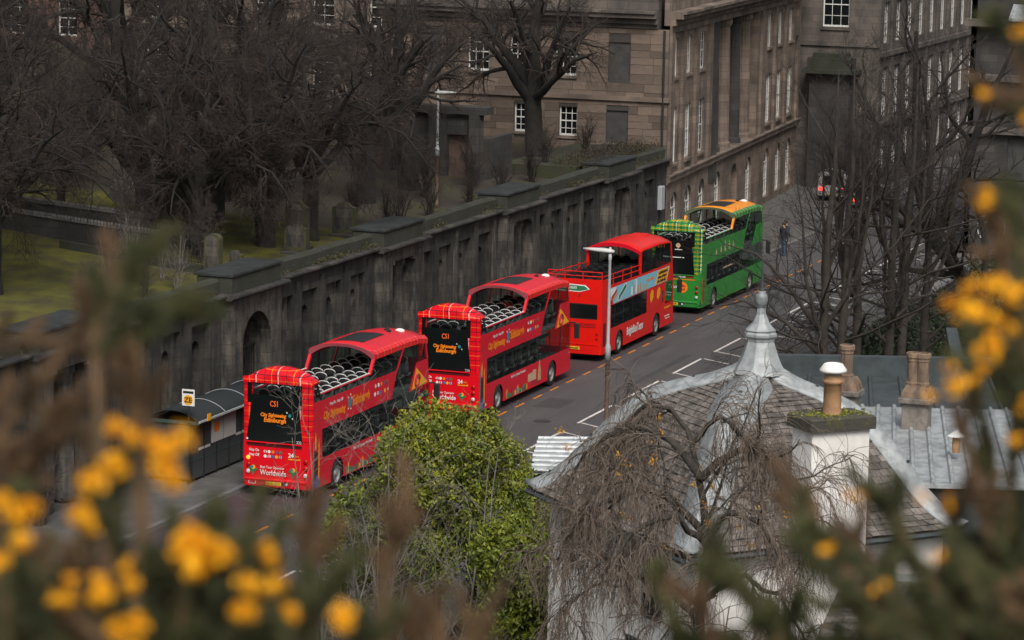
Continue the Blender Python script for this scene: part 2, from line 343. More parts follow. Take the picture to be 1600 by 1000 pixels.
# ------------------------------------------------------------------ the setting: ground, street, pavements
def sheet(name, x0, x1, y0, y1, z, m):
    return tag(MB().add([(x0, y0, z), (x1, y0, z), (x1, y1, z), (x0, y1, z)], [(0, 1, 2, 3)]).obj(name, m), kind='structure')
def smooth(a, b, t): t = np.clip((t-a)/(b-a), 0, 1); return t*t*(3-2*t)
def terrain(x, y):
    """hillside under the camera falling to the gardens beside the street"""
    t = np.hypot(np.minimum(x+96, 0)*0+x+96, (y+42)*.55)*np.where(x < -96, .0, 1)
    hill = 20.3-.335*np.maximum(t-1.5, 0)
    low = -.25-3.2*smooth(2, 18, x)
    low = low*smooth(-7.4, -9.4, y) + (-.25)*(1-smooth(-7.4, -9.4, y))
    return np.maximum(hill, low)
xs = np.concatenate([np.linspace(-400, -110, 12), np.linspace(-105, 120, 120), np.linspace(130, 900, 20)])
ys = np.concatenate([np.linspace(-700, -110, 12), np.linspace(-100, -5, 70), np.linspace(0, 8.2, 5), np.linspace(60, 700, 12)])
X, Y = np.meshgrid(xs, ys, indexing='ij'); Z = terrain(X, Y)
gi = np.arange(X.size).reshape(X.shape)
F = np.stack([gi[:-1, :-1], gi[1:, :-1], gi[1:, 1:], gi[:-1, 1:]], -1).reshape(-1, 4)
tag(link('ground', npmesh('ground', np.stack([X, Y, Z], -1).reshape(-1, 3), F, 'soil', True)), kind='structure')
sheet('road', -60, 210, -6.1, 2.75, 0, 'asphalt')
sheet('bus_bay', -40, 60, -.22, 2.70, .004, 'bay_surface')
def slab(name, x0, x1, y0, y1, z1, m): return tag(MB().box(x0, x1, y0, y1, -.3, z1).obj(name, m), kind='structure')
pav = slab('pavement', -60, 210, 2.95, 12, .12, 'paving'); slab('far_pavement', -60, 72, -8.3, -6.3, .12, 'paving')
kb = slab('kerb', -60, 210, 2.752, 2.948, .125, 'kerb_stone'); slab('far_kerb', -60, 72, -6.298, -6.102, .125, 'kerb_stone')
def marking(name, pts, m, z=.009): return tag(MB().poly([(x, y, z) for x, y in pts]).obj(name, m), kind='structure')
x = -29.0
dash = MB().poly([(0, -.36, .009), (1, -.35, .009), (1, -.25, .009), (0, -.25, .009)]).mesh('road_dash', 'line_orange')
for i in range(48):
    d = tag(link('road_dash', dash, None, (-29.37+2.02*i, random.Random(i).uniform(-.015, .015), 0)), kind='structure')
bay = MB().poly([(0, -3.62, .009), (4.1, -3.62, .009), (4.1, -3.50, .009), (0, -3.50, .009)]).mesh('bay_line', 'line_white')
tick = MB().poly([(0, -3.66, .008), (.12, -3.66, .008), (-.86+.12, -5.0, .008), (-.86, -5.0, .008)]).mesh('bay_tick', 'line_white')
for i in range(-5, 13):
    x0 = 17.0+6.1*i
    tag(link('bay_line', bay, None, (x0, 0, 0)), kind='structure')
    tag(link('bay_tick', tick, None, (x0+.05, 0, 0)), kind='structure'); tag(link('bay_tick', tick, None, (x0+4.1, 0, 0)), kind='structure')
hatch = MB().poly([(0, -4.4, .008), (.12, -4.4, .008), (-.9+.12, -5.9, .008), (-.9, -5.9, .008)]).mesh('bay_tick', 'line_white')
for i in range(10): tag(link('bay_tick', hatch, None, (41+2.6*i, 0, 0)), kind='structure')

mat('asphalt_patch', (.048, .046, .048), .85, col2=(.036, .035, .036), scale=2, bump=.3, bscale=50); mat('asphalt_pale', (.078, .073, .073), .85, col2=(.06, .057, .057), scale=1.5, bump=.3, bscale=50); mat('cast_iron', (.03, .03, .03), .6, bump=.5, bscale=30)
rp_ = random.Random(15)
for i, (x, y, a, b) in enumerate(((8, -2.6, 5.5, .55), (19.5, -1.9, 2.2, 1.1), (25, -3.0, 9, .35), (38, -2.2, 3, .8), (47, -1.6, 7, .4), (-4, -2.0, 3, .9), (58, -2.8, 4, 1.2), (14, -1.0, 1.4, .8), (31, -1.3, 5, .3))):
    pts = [(x+rp_.uniform(-.05, .05), y), (x+a*.5, y+rp_.uniform(-.06, .06)), (x+a+rp_.uniform(-.05, .05), y+.02), (x+a, y+b), (x+a*.4, y+b+rp_.uniform(-.06, .06)), (x, y+b)]
    marking('road_patch', pts, 'asphalt_patch' if i % 3 else 'asphalt_pale', .004)
for x, y in ((16.8, -2.2), (29.2, -1.2), (6.0, -2.9), (44, -2.6)):
    tag(MB().lathe([(.34, -.02), (.34, .008), (.3, .011), (.001, .011)], 20, (x, y, 0)).obj('manhole_cover', 'cast_iron'), kind='structure')
# cemetery ground behind the wall
def cem_z(x, y): return 5.25+.075*np.maximum(y-8.5, 0)+.0*x
for nm_, gm_, xs, ys in (('cemetery_lawn', 'grass', np.linspace(-70, 27.5, 40), np.concatenate([[7.45, 8.3], np.linspace(9, 110, 40)])), ('cemetery_ground', 'scrub', np.linspace(27.5, 61.9, 24), np.concatenate([[7.45, 8.3], np.linspace(9, 110, 40)])), ('cemetery_ground', 'scrub', np.linspace(61.9, 120, 12), np.linspace(24, 110, 20))):
    X, Y = np.meshgrid(xs, ys, indexing='ij'); Z = cem_z(X, Y)+.12*np.sin(X*.5)*np.sin(Y*.37)*(Y > 9.5)
    gi = np.arange(X.size).reshape(X.shape)
    F = np.stack([gi[:-1, :-1], gi[1:, :-1], gi[1:, 1:], gi[:-1, 1:]], -1).reshape(-1, 4)
    tag(link(nm_, npmesh(nm_, np.stack([X, Y, Z], -1).reshape(-1, 3), F, gm_, True)), kind='structure')
def czh(x, y): return float(cem_z(np.array(x), np.array(y)))

# ------------------------------------------------------------------ cemetery retaining wall
WALL = thing('cemetery_wall', 'soot-blackened classical retaining wall with niches, portals and heavy parapet', 'wall', (0, 0, 0))
UX = (1, 0, 0); NY = (0, -1, 0)
rw = random.Random(3)
PER = 14.42; PS = [7.88+PER*k for k in range(-2, 4)]
niche_col = None
def niche_recess(a, b, top):
    """recessed panel with an arched niche in its back"""
    m = (a+b)/2
    mb = wall_faces(a, b, .12, top, [(m-.33, m+.33, 1.25, top-.62, True)], .32)
    frame_to(mb, (0, 7.24, 0), UX, NY)
    mb.add([(m-.34, 7.555, 1.24), (m+.34, 7.555, 1.24), (m+.34, 7.555, top-.6), (m-.34, 7.555, top-.6)], [(0, 1, 2, 3)])
    mb.box(m-.42, m+.42, 7.16, 7.238, 1.1, 1.235)
    mb.obj('niche', 'soot_stone_worn' if rw.random() < .4 else 'soot_stone', WALL)
def run_wall(x0, x1, recs):
    ops = [(a, b, .1201, 4.56, False, .24) for a, b in recs]
    frame_to(wall_faces(x0, x1, .12, 5.2, ops, .24), (0, 7.0, 0), UX, NY).obj('wall_panel', 'soot_stone', WALL)
    for a, b in recs: niche_recess(a, b, 4.56)
    for (a, b) in recs:   # thin pilaster strips between the panels
        MB().box(b+.17, b+.55, 6.93, 6.998, .12, 5.05).obj('pilaster', 'soot_stone_worn' if rw.random() < .5 else 'soot_stone', WALL)
for i, ps in enumerate(PS):
    pe = ps+4.35; nx = PS[i+1] if i+1 < len(PS) else 61.95
    rec = [(ps+q, ps+q+1.5) for q in ((4.87, 7.22, 9.56, 11.98) if i+1 < len(PS) else (4.75, 7.25))]
    run_wall(pe, nx, rec)
    # projecting pavilion with its doorway
    a, b = ps+.92, ps+3.4; arch = i == 2
    mb = wall_faces(ps, pe, .12, 5.2, [(a, b, .1201, 4.55 if arch else 4.74, arch, 1.1)], 1.1); frame_to(mb, (0, 6.57, 0), UX, NY)
    mb.add([(ps, 6.57, .12), (ps, 7.0, .12), (ps, 7.0, 5.2), (ps, 6.57, 5.2)], [(0, 1, 2, 3)])
    mb.add([(pe, 6.57, .12), (pe, 7.0, .12), (pe, 7.0, 5.2), (pe, 6.57, 5.2)], [(3, 2, 1, 0)])
    mb.obj('pavilion', 'soot_stone_worn', WALL)
    if arch:
        MB().box(a-.2, b+.2, 8.6, 8.7, .12, 5).obj('passage_back', 'gable_dark', WALL)
        g = MB()
        for k in range(13): g.box(a+.1+k*.19, a+.13+k*.19, 7.2, 7.23, .15, 3.2)
        g.box(a, b, 7.19, 7.24, 3.1, 3.18); g.box(a, b, 7.19, 7.24, .3, .36); g.obj('gate', 'iron', WALL)
    else:
        MB().box(a-.1, b+.1, 7.672, 7.75, .12, 4.9).obj('door', 'gable_dark', WALL)
        MB().lathe([(.4, .12), (.4, .3), (.34, .34), (.33, 2.2), (.29, 4.3), (.38, 4.42), (.38, 4.73)], 18, (a+1.75, 7.15, 0)).obj('column', 'soot_stone_worn', WALL, True)
        for sx in (a, b-.2): MB().box(sx+.002, sx+.198, 6.55, 6.8, 4.6, 4.735).obj('corbel', 'soot_stone_worn', WALL)
        MB().box(ps+.3, ps+.72, 6.5, 6.568, .12, 5.0).obj('pilaster', 'soot_stone_worn', WALL)
        MB().box(pe-.72, pe-.3, 6.5, 6.568, .12, 5.0).obj('pilaster', 'soot_stone', WALL)
    # cornice, parapet and capstone
    def corn(x0, x1, y):
        MB().prism([(x0, y-.05, 5.202), (x0, y-.12, 5.28), (x0, y-.3, 5.33), (x0, y-.3, 5.40), (x0, y-.2, 5.43), (x0, y+.5, 5.44), (x0, y+.5, 5.202)], (x1-x0, 0, 0)).obj('cornice', 'soot_stone', WALL)
    corn(ps-.18, pe+.18, 6.57); corn(pe+.183, nx-.183 if i+1 < len(PS) else nx, 7.0)
    MB().cbox(ps, pe, 6.6, 8.0, 5.442, 6.05, .04).obj('parapet_block', 'parapet_stone', WALL)
    MB().cbox(ps-.05, pe+.05, 6.54, 8.1, 6.052, 6.16, .03).obj('capstone', 'slab_stone', WALL)
    xx = pe+.06
    while xx < nx-.3:                     # parapet course of long separate stones
        ln = min(rw.uniform(1.9, 2.6), nx-.06-xx)
        if nx-.06-(xx+ln) < .7: ln = nx-.06-xx
        h = 5.98+rw.uniform(-.02, .02); y0 = 7.06+rw.uniform(-.01, .01)
        MB().prism([(xx+.008, y0, 5.442), (xx+.008, y0, h-.1), (xx+.008, y0+.1, h), (xx+.008, y0+.34, h), (xx+.008, y0+.38, 5.442)], (ln-.016, 0, 0)).obj('parapet_stone', 'parapet_stone', WALL)
        xx += ln
MB().box(-60, 61.95, 7.9, 8.0, -.2, 5.2).obj('wall_core', 'soot_stone', WALL)
MB().box(-21, 61.95, 7.58, 7.88, 5.0, 5.43).obj('wall_core', 'parapet_stone', WALL)
MB().box(-60, -20.97, 7.0, 7.9, .12, 5.9).obj('wall_panel', 'soot_stone', WALL)
ub = tag(MB().cbox(60.35, 60.95, 6.72, 6.99, 2.9, 4.1, .03).obj('utility_box', 'steel_grey'), 'grey metal utility box fixed high on the sooty wall beside the sandstone building', 'box')
# weeds on the ledge
def leaf_cloud(n, pts, sz, rng, up=.0):
    """n leaves at pts (n,3): folded diamond of two triangles"""
    d = rng.normal(size=(n, 3)); d[:, 2] += up; d /= np.linalg.norm(d, axis=1, keepdims=True)
    e = rng.normal(size=(n, 3)); e -= (e*d).sum(1, keepdims=True)*d; e /= np.linalg.norm(e, axis=1, keepdims=True)
    s = sz*rng.uniform(.6, 1.3, (n, 1)); nn = np.cross(d, e)
    V = np.stack([pts-d*s, pts+e*s*.45-nn*s*.15, pts+d*s, pts-e*s*.45-nn*s*.15], 1).reshape(-1, 3)
    b = np.arange(n)[:, None]*4
    return V, np.concatenate([b+[0, 1, 2], b+[0, 2, 3]], 0)
rg = np.random.default_rng(5)
n = 3600; cx = rg.uniform(-10, 61, 120); ci = rg.integers(0, 120, n)
pt = np.stack([cx[ci]+rg.normal(0, .3, n), 6.95+rg.normal(0, .09, n), 5.47+np.abs(rg.normal(0, .1, n))], 1)
V, F = leaf_cloud(n, pt, .045, rg, .8)
tag(link('ledge_weeds', npmesh('ledge_weeds', V, F, 'weed')), 'dry weeds and moss growing on the ledge of the sooty wall', 'weeds', kind='stuff')
n = 6000; pt = np.stack([rg.uniform(50.5, 61.5, n), rg.uniform(7.2, 9.6, n), 6.0+np.abs(rg.normal(0, .22, n))], 1)
V, F = leaf_cloud(n, pt, .05, rg, .8)
tag(link('overgrowth', npmesh('overgrowth', V, F, 'scrub')), 'tangle of dry overgrowth on top of the wall where it meets the sandstone building', 'weeds', kind='stuff')
MB_bank = MB().box(50.6, 61.9, 8.11, 12, 5.2, 5.95); tag(MB_bank.obj('planting_bank', 'soil'), kind='structure')

# ------------------------------------------------------------------ sandstone building at the wall's end
BA = thing('sandstone_building', 'pinkish sandstone classical building with tall sash windows and arched ground floor', 'building', (62, 7, 0))
gw = [(18.1, 16.9, 9.5, 11.5), (15.75, 14.6, 9.5, 11.45), (13.2, 12.05, 9.45, 11.4), (15.45, 14.45, 6.4, 7.92), (12.95, 11.95, 6.3, 7.88)]
blind = [(10.3, 9.1, 9.3, 11.3), (10.35, 9.15, 6.2, 7.75), (21.0, 19.6, 9.4, 11.4)]
def sub(v): return tuple(v)
ops = [(b-7, a-7, c, d, False, .22) for a, b, c, d in gw]+[(b-7, a-7, c, d, False, .1) for a, b, c, d in blind]
mb = wall_faces(0, 16, 4.0, 12.05, ops, .2)
mb.v = [(-n_, u, v) for u, v, n_ in mb.v]
# gable plane looks along -X: n maps to -X
mb.obj('gable_wall', 'gable_dark', BA)
for a, b, c, d in gw: sash(BA, (.2, b-7, c), (0, 1, 0), (-1, 0, 0), a-b, d-c, 3, 4)
for a, b, c, d in gw: MB().box(-.06, .1, b-7-.08, a-7+.08, c-.14, c-.004).obj('sill', 'pink_stone', BA)
for a, b, c, d in blind: MB().box(.08, .2, b-7-.01, a-7+.01, c-.01, d+.01).obj('blind_panel', 'blind_panel', BA)
# ashlar blocks
rb = random.Random(11); blocks = {}
z = 4.9
while z < 12.0:
    h = min(rb.choice((.36, .44, .5)), 12.03-z)
    if h < .15: break
    segs = [(0.03, 15.97)]
    for o in ops:
        if o[2] < z+h-.02 and o[3] > z+.02:
            segs = [s for a, b in segs for s in ((a, min(b, o[0])), (max(a, o[1]), b)) if s[1]-s[0] > .08]
    for a, b in segs:
        u = a
        while u < b-.02:
            ln = rb.choice((.8, 1.0, 1.3))
            if b-u-ln < .45: ln = b-u
            k = (round(ln, 2), round(h, 2))
            if k not in blocks:
                blocks[k] = MB().add([(0, 0, 0), (0, ln, 0), (0, ln, h), (0, 0, h), (-.03, .012, .012), (-.03, ln-.012, .012), (-.03, ln-.012, h-.012), (-.03, .012, h-.012)],
                                     [(7, 6, 5, 4), (0, 4, 5, 1), (1, 5, 6, 2), (2, 6, 7, 3), (3, 7, 4, 0)]).mesh('stone', 'gable_block')
            link('stone', blocks[k], BA, (-.001-rb.uniform(0, .012), u, z)); u += ln
    z += h
MB().box(-.16, .0-.035, -.1, 16, 8.28, 8.52).obj('string_course', 'gable_block', BA)
# street front, turned a few degrees from the wall
A4 = R(4.4); UF = np.array([math.cos(A4), math.sin(A4), 0]); NF = np.array([math.sin(A4), -math.cos(A4), 0])
wu = [.75, 4.05, 7.42, 26.5, 29.9, 33.4]; fo = []
for u in wu: fo += [(u, u+1.5, 5.0, 7.9, False, .3), (u+.1, u+1.4, 9.5, 11.5, False, .3)]
gu = [1.15, 4.6, 8.05, 12.2, 16.8, 21.0, 26.5, 30.2, 33.6]
fo += [(u, u+1.7, .5, 3.45, True, .35) for u in gu]; fo += [(11.4, 23.6, 4.5, 11.85, False, 1.8)]
frame_to(wall_faces(0, 37, 0, 12.05, fo, .3), (0, 0, 0), UF, NF).obj('street_wall', 'pink_stone', BA)
def fbox(name, u0, u1, v0, v1, n0, n1, m): return frame_to(MB().box(u0, u1, v0, v1, n0, n1), (0, 0, 0), UF, NF).obj(name, m, BA)
def fpt(u, v, n_): return UF*u+np.array([0, 0, v])+NF*n_
for u in wu:
    sash(BA, fpt(u, 5.0, -.17), UF, NF, 1.5, 2.9, 3, 6); sash(BA, fpt(u+.1, 9.5, -.17), UF, NF, 1.3, 2.0, 3, 4)
    fbox('sill', u-.1, u+1.6, 4.84, 4.995, .004, .12, 'pink_stone'); fbox('sill', u, u+1.5, 9.36, 9.495, .004, .1, 'pink_stone')
for i, u in enumerate(gu):
    if i == 4: fbox('blind_panel', u-.02, u+1.72, .45, 3.5, -.4, -.352, 'blind_panel')
    else: sash(BA, fpt(u+.02, .5, -.2), UF, NF, 1.66, 2.1, 3, 5, arched=True)
for u in (-.02, 2.75, 6.1, 9.55, 24.3, 28.4, 31.8, 35.9): fbox('pilaster', u, u+.7, 4.45, 11.85, .004, .16, 'pink_stone')
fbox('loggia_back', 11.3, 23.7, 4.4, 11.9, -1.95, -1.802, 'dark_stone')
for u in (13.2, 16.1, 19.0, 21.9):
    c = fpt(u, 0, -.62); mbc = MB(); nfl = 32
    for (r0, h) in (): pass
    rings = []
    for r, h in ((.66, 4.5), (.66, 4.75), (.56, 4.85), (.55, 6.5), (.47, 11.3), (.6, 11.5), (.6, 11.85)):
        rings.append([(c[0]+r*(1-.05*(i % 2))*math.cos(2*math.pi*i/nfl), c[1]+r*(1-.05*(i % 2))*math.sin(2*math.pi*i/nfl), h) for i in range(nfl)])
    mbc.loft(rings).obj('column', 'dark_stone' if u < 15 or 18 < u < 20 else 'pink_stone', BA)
for v0, v1, n1 in ((4.0, 4.14, .1), (4.14, 4.42, .2), (4.42, 4.495, .28)): fbox('string_course', -.0, 37, v0+.001, v1-.001, .004, n1, 'pink_stone')
for v0, v1, n1 in ((11.86, 12.25, .12), (12.25, 12.6, .3), (12.6, 12.85, .7), (12.85, 13.0, .85), (13.0, 14.3, .1)): fbox('cornice', -.02, 37, v0, v1-.002, -.3 if v0 > 12 else .004, n1, 'pink_stone')
for z0, z1, n1 in ((12.06, 12.3, .1), (12.3, 12.6, .3), (12.6, 12.85, .62), (12.85, 13.0, .75), (13.0, 14.3, .08)):
    MB().box(-n1, .5, .62, 16.1, z0, z1-.002).obj('cornice', 'grey_stone', BA)
MB().box(.5, 12, .8, 16, 3, 14.2).obj('building_core', 'dark_stone', BA)
frame_to(MB().box(1.2, 37, 0, 14.2, -9, -2.0), (0, 0, 0), UF, NF).obj('building_core', 'dark_stone', BA)
MB().tube([(-.12, .25, .2), (-.12, .25, 12)], .06, 8).obj('drainpipe', 'iron', BA)

# ------------------------------------------------------------------ buildings further along the street
BB = thing('projecting_building', 'grey-brown stone building end projecting into the street with sash window and ledge canopy', 'building', (100, 4.9, 0))
mb = wall_faces(0, 5.6, 0, 16, [(2.05, 3.75, 10.2, 13.0, False, .25)], .25); mb.v = [(-n_, u, v) for u, v, n_ in mb.v]; mb.obj('end_wall', 'grey_stone', BB)
sash(BB, (.2, 2.05, 10.2), (0, 1, 0), (-1, 0, 0), 1.7, 2.8, 3, 4)
MB().box(-.1, .2, 1.95, 3.85, 10.0, 10.195).obj('sill', 'grey_stone', BB)
MB().box(-.12, -.004, 0, 5.6, 9.0, 9.35).obj('string_course', 'grey_stone', BB)
MB().box(-1.7, -.004, 1.1, 4.6, 7.35, 7.6).box(-1.4, -.004, 1.5, 4.3, 7.6, 8.3).box(-1.2, -.004, 1.9, 4.0, 8.3, 8.6).obj('canopy', 'parapet_stone', BB)
MB().box(-1.1, -.004, 1.6, 4.2, 0, 7.345).obj('porch', 'dark_stone', BB)
MB().box(-.3, -.004, 5.5, 5.62, 9.5, 9.56).tube([(-.3, 5.56, 9.6), (-2.6, 4.6, 9.7)], .05, 6).obj('bracket_arm', 'iron', BB)
fo = []
for i in range(9):
    u = .9+3.3*i
    fo += [(u, u+1.5, 1.2, 3.6, False, .25), (u, u+1.5, 4.6, 7.7, False, .25), (u, u+1.5, 9.2, 11.8, False, .25)]
mb = wall_faces(0, 32, 0, 16, fo, .25); frame_to(mb, (0, 0, 0), (1, 0, 0), (0, -1, 0)).obj('street_wall', 'grey_stone', BB)
for a, b, c, d, _, _ in fo: sash(BB, (a, .22, c), (1, 0, 0), (0, -1, 0), b-a, d-c, 3, 4)
for i in range(9): MB().box(2.75+3.3*i, 3.3+3.3*i, -.12, -.004, 0, 14).obj('pilaster', 'grey_stone', BB)
MB().box(.0, 32, -.2, -.004, 4.0, 4.3).obj('string_course', 'grey_stone', BB); MB().box(.0, 32, -.2, -.004, 8.4, 8.7).obj('string_course', 'grey_stone', BB)
MB().box(.5, 32, .5, 5.4, 0, 16).obj('building_core', 'dark_stone', BB)
BE = thing('end_building', 'dim stone building closing the street beyond the parked cars', 'building', (136, -12, 0))
fo = [(1.2+3*i, 2.5+3*i, z0, z0+2.4, False, .25) for i in range(6) for z0 in (1, 4.6, 8.2, 11.6)]
mb = wall_faces(0, 18, 0, 20, fo, .25); mb.v = [(-n_, u, v) for u, v, n_ in mb.v]; mb.obj('front_wall', 'grey_stone', BE)
for a, b, c, d, _, _ in fo: sash(BE, (.2, a, c), (0, 1, 0), (-1, 0, 0), b-a, d-c, 2, 2)
MB().box(.3, 3, 0, 18, 0, 20).obj('building_core', 'dark_stone', BE); MB().box(-.25, -.004, 0, 18, 11, 11.3).obj('string_course', 'grey_stone', BE)
BD = thing('blank_sided_building', 'tall dark stone building with blank side wall, heavy cornices and painted swirl', 'building', (72, -6.6, 0))
mb = wall_faces(-30, 0, -4, 18, [(-3.4, -2.2, 4.6, 6.4, False, .2)], .2); mb.v = [(-n_, u, v) for u, v, n_ in mb.v]; mb.obj('side_wall', 'dark_stone', BD)
MB().box(.15, .2, -3.5, -2.1, 4.5, 6.5).obj('blind_panel', 'blind_panel', BD)
for z0, n1 in ((6.6, .35), (9.4, .5), (12.3, .8)): MB().box(-n1, -.004, -30, .2, z0, z0+.35).obj('cornice', 'grey_stone', BD)
MB().prism([(-1.2, -2.2, 12.652), (-1.2, -30, 12.652), (.4, -30, 13.6), (.4, -2.2, 13.6)], (0, 0, .12)).obj('cornice_flashing', 'lead_light', BD)
MB().box(.0, 30, -.3, -.0, -4, 18).obj('street_wall', 'grey_stone', BD); MB().box(.25, 30, -30, -.31, -4, 18).obj('building_core', 'dark_stone', BD)
sw = MB()
for k, (r0, tt) in enumerate(((.75, 1.55), (.42, 1.3))):
    pts = [(-.012, -1.5+r0*math.cos(tt*math.pi*i/14-.8)*1.0, 1.55+r0*math.sin(tt*math.pi*i/14-.8)) for i in range(15)]
    sw.tube(pts, .05, 4)
sw.obj('painted_swirl', 'lead_light', BD)

# ------------------------------------------------------------------ dim buildings behind the cemetery trees
def back_building(name, label, x0, y0, y1, z0, z1, m, rows, dx=3.4, wdt=1.3, hgt=2.2):
    B = thing(name, label, 'building', (x0, y0, 0)); W = y1-y0; fo = []
    for zr in rows:
        u = 1.3
        while u+wdt < W-.6: fo.append((u, u+wdt, zr, zr+hgt, False, .25)); u += dx
    mb = wall_faces(0, W, z0, z1, fo, .25); mb.v = [(-n_, u, v) for u, v, n_ in mb.v]; mb.obj('front_wall', m, B)
    for a, b, c, d, _, _ in fo: sash(B, (.2, a, c), (0, 1, 0), (-1, 0, 0), b-a, d-c, 2, 4)
    for zr in rows: MB().box(-.2, -.004, 0, W, zr+hgt+.7, zr+hgt+.95).obj('string_course', 'grey_stone', B)
    MB().box(.3, 8, 0.01, W-.01, z0, z1-.01).obj('building_core', 'dark_stone', B); return B
back_building('brown_building', 'brown stone building with white sashes behind the cemetery trees', 67, 23.2, 42, 3, 24, 'pink_stone', (7.5, 11.2, 14.8))
back_building('red_building', 'reddish sandstone building behind the trees at the cemetery far side', 80, 42.5, 66, 3, 30, 'red_stone', (9, 13, 17))
back_building('distant_building', 'dark stone building beyond the cemetery column monument', 88, 66.5, 110, 3, 32, 'dark_stone', (8, 12, 16, 20))
MZ = thing('mausoleum', 'roofless stone mausoleum with open doorway below the sandstone gable', 'mausoleum', (46, 11.2, 5.3))
mb = wall_faces(0, 7.5, -.3, 3.4, [(.5, 1.9, -.29, 2.4, False, .4), (5.2, 6.3, .4, 2.5, False, .3)], .3); mb.v = [(-n_, u, v) for u, v, n_ in mb.v]; mb.obj('front_wall', 'dark_stone', MZ)
MB().box(.41, .5, .3, 7.2, -.3, 3).obj('inner_wall', 'red_stone', MZ); MB().box(-.25, .8, -.2, 7.7, 3.402, 3.75).obj('cornice', 'dark_stone', MZ)
for u in (.15, 2.2, 4.6, 6.7): MB().box(-.3, -.004, u, u+.5, -.3, 3.39).obj('pier', 'dark_stone', MZ)
MB().box(.5, 4, 0, .3, -.3, 2.2).obj('side_wall', 'dark_stone', MZ)

# ------------------------------------------------------------------ buses
W = 2.5
def seat_meshes():
    b = MB()   # padded back and cushion, faces +X
    rings = []
    for z, hw, x in ((.42, .2, .02), (.6, .215, 0), (.82, .215, -.045), (.94, .19, -.07), (.98, .12, -.075)):
        rings.append([(x, -hw, z), (x-.05, -hw*.8, z), (x-.06, 0, z), (x-.05, hw*.8, z), (x, hw, z), (x+.05, hw*.8, z), (x+.06, 0, z), (x+.05, -hw*.8, z)])
    b.loft(rings); b.cbox(0, .45, -.21, .21, .33, .44, .03)
    h = MB(); pts = []
    for i in range(11):
        a = math.pi*i/10; pts.append((-.115-.02*math.sin(a), .215*math.cos(a), .96+.125*math.sin(a)**.8))
    h.tube(pts, .015, 6)
    l = MB().cbox(.1, .2, -.06, .06, 0, .33, .01)
    global HEAD
    HEAD = MB().loft([[(-.1-.03*c, .17*math.cos(k*math.pi/6)*q, .93+.115*math.sin(k*math.pi/6)*q) for k in range(12)] for c, q in ((0, 1), (1.6, .95), (2.4, .6))]).mesh('head_pad', 'seat_black', True)
    return b.mesh('seat', 'seat_grey', True), h.mesh('grab_rail', 'rail_silver', True), l.mesh('pedestal', 'black_plastic'), b.mesh('seat', 'seat_black', True), h.mesh('grab_rail', 'seat_black', True)
SEAT, GRAB, PED, SEATB, GRABB = seat_meshes()
def add_seats(B, rows, z, dark=False, right=True):
    for x in rows:
        for y in (.42, .88, 1.62, 2.08):
            s = link('seat', SEATB if dark else SEAT, B, (x, y, z)); link('grab_rail', GRABB if dark else GRAB, s); link('pedestal', PED, s); link('head_pad', HEAD, s)
def wheel_meshes():
    t = MB().lathe([(.30, 0), (.44, .0), (.485, .03), (.5, .08), (.5, .2), (.485, .26), (.44, .29), (.3, .29), (.3, .0)], 28, axis='y', caps=False).mesh('tyre', 'rubber', True)
    r = MB().lathe([(.31, .03), (.29, .01), (.285, .06), (.2, .12), (.16, .13), (.15, .06), (.1, .02), (.001, .02)], 24, axis='y', caps=False).mesh('rim', 'rim_grey', True)
    nb = MB()
    for i in range(10): nb.lathe([(.016, .03), (.016, .1)], 6, (.2*math.cos(.628*i), 0, .2*math.sin(.628*i)), 'y')
    return t, r, nb.mesh('wheel_nuts', 'rim_grey')
TYRE, RIM, NUTS = wheel_meshes()
def add_wheel(B, x, y, flip):
    w_ = link('wheel', TYRE, B, (x, y, .5), (0, 0, math.pi if flip else 0)); link('rim', RIM, w_); link('wheel_nuts', NUTS, w_)
def arc_bottom(x0, x1, z0, wheels, r=.58):
    """bottom outline of a side panel from x0 to x1 with wheel arches"""
    pts = [(x0, z0)]
    for wx in wheels:
        a0 = math.asin((z0-.5)/r) if abs(z0-.5) < r else 0
        for i in range(11):
            a = math.pi-a0+(-math.pi+2*a0)*i/10; pts.append((wx+r*math.cos(a), .5+r*math.sin(a)))
    pts.append((x1, z0)); return pts
def side(B, name, pts, m, y=0, off=0, thick=.03):
    """flat panel in the side plane given as (x,z); off pushes it outwards"""
    out = []
    for yy, sg in ((0, -1), (W, 1)):
        mb = MB().prism([(x, yy+sg*off, z) for x, z in pts], (0, -sg*thick, 0)); out.append(mb.obj(name, m, B))
    return out
def side1(B, name, pts, m, off=.005, parent=None): return MB().prism([(x, -off, z) for x, z in pts], (0, .003, 0)).obj(name, m, parent or B)
def rear(B, name, pts, m, off=0, thick=.03): return MB().prism([(-off, y, z) for y, z in pts], (thick, 0, 0)).obj(name, m, B)
def rtext(B, s, y, z, size, m, sx=1, bold=0, shear=0, align='LEFT', x=-.022): return link('lettering', text_mesh(s, size, bold, shear, m, sx, align), B, (x, y, z), ROT_REAR)
def stext(B, s, x, z, size, m, sx=1, bold=0, shear=0, rot=0, y=-.013):
    o = link('lettering', text_mesh(s, size, bold, shear, m, sx), B, (x, y, z), ROT_SIDE); return o
def print_marks(B, plane, a0, a1, z, h, m, seed, off=.014):
    """a line of small print too small to read: a run of uneven dabs"""
    rn = random.Random(seed); a = a0; mb = MB()
    while a < a1:
        w_ = min(rn.uniform(.5, 1.0)*h, a1-a); hh = h*rn.choice((.65, .7, 1)); z0 = z
        if plane == 'rear': mb.box(-off-.003, -off, W-a-w_, W-a, z0, z0+hh)
        else: mb.box(a, a+w_, -off-.003, -off, z0, z0+hh)
        a += w_+h*(.2 if rn.random() < .85 else .7)
    return mb.obj('print_line', m, B)
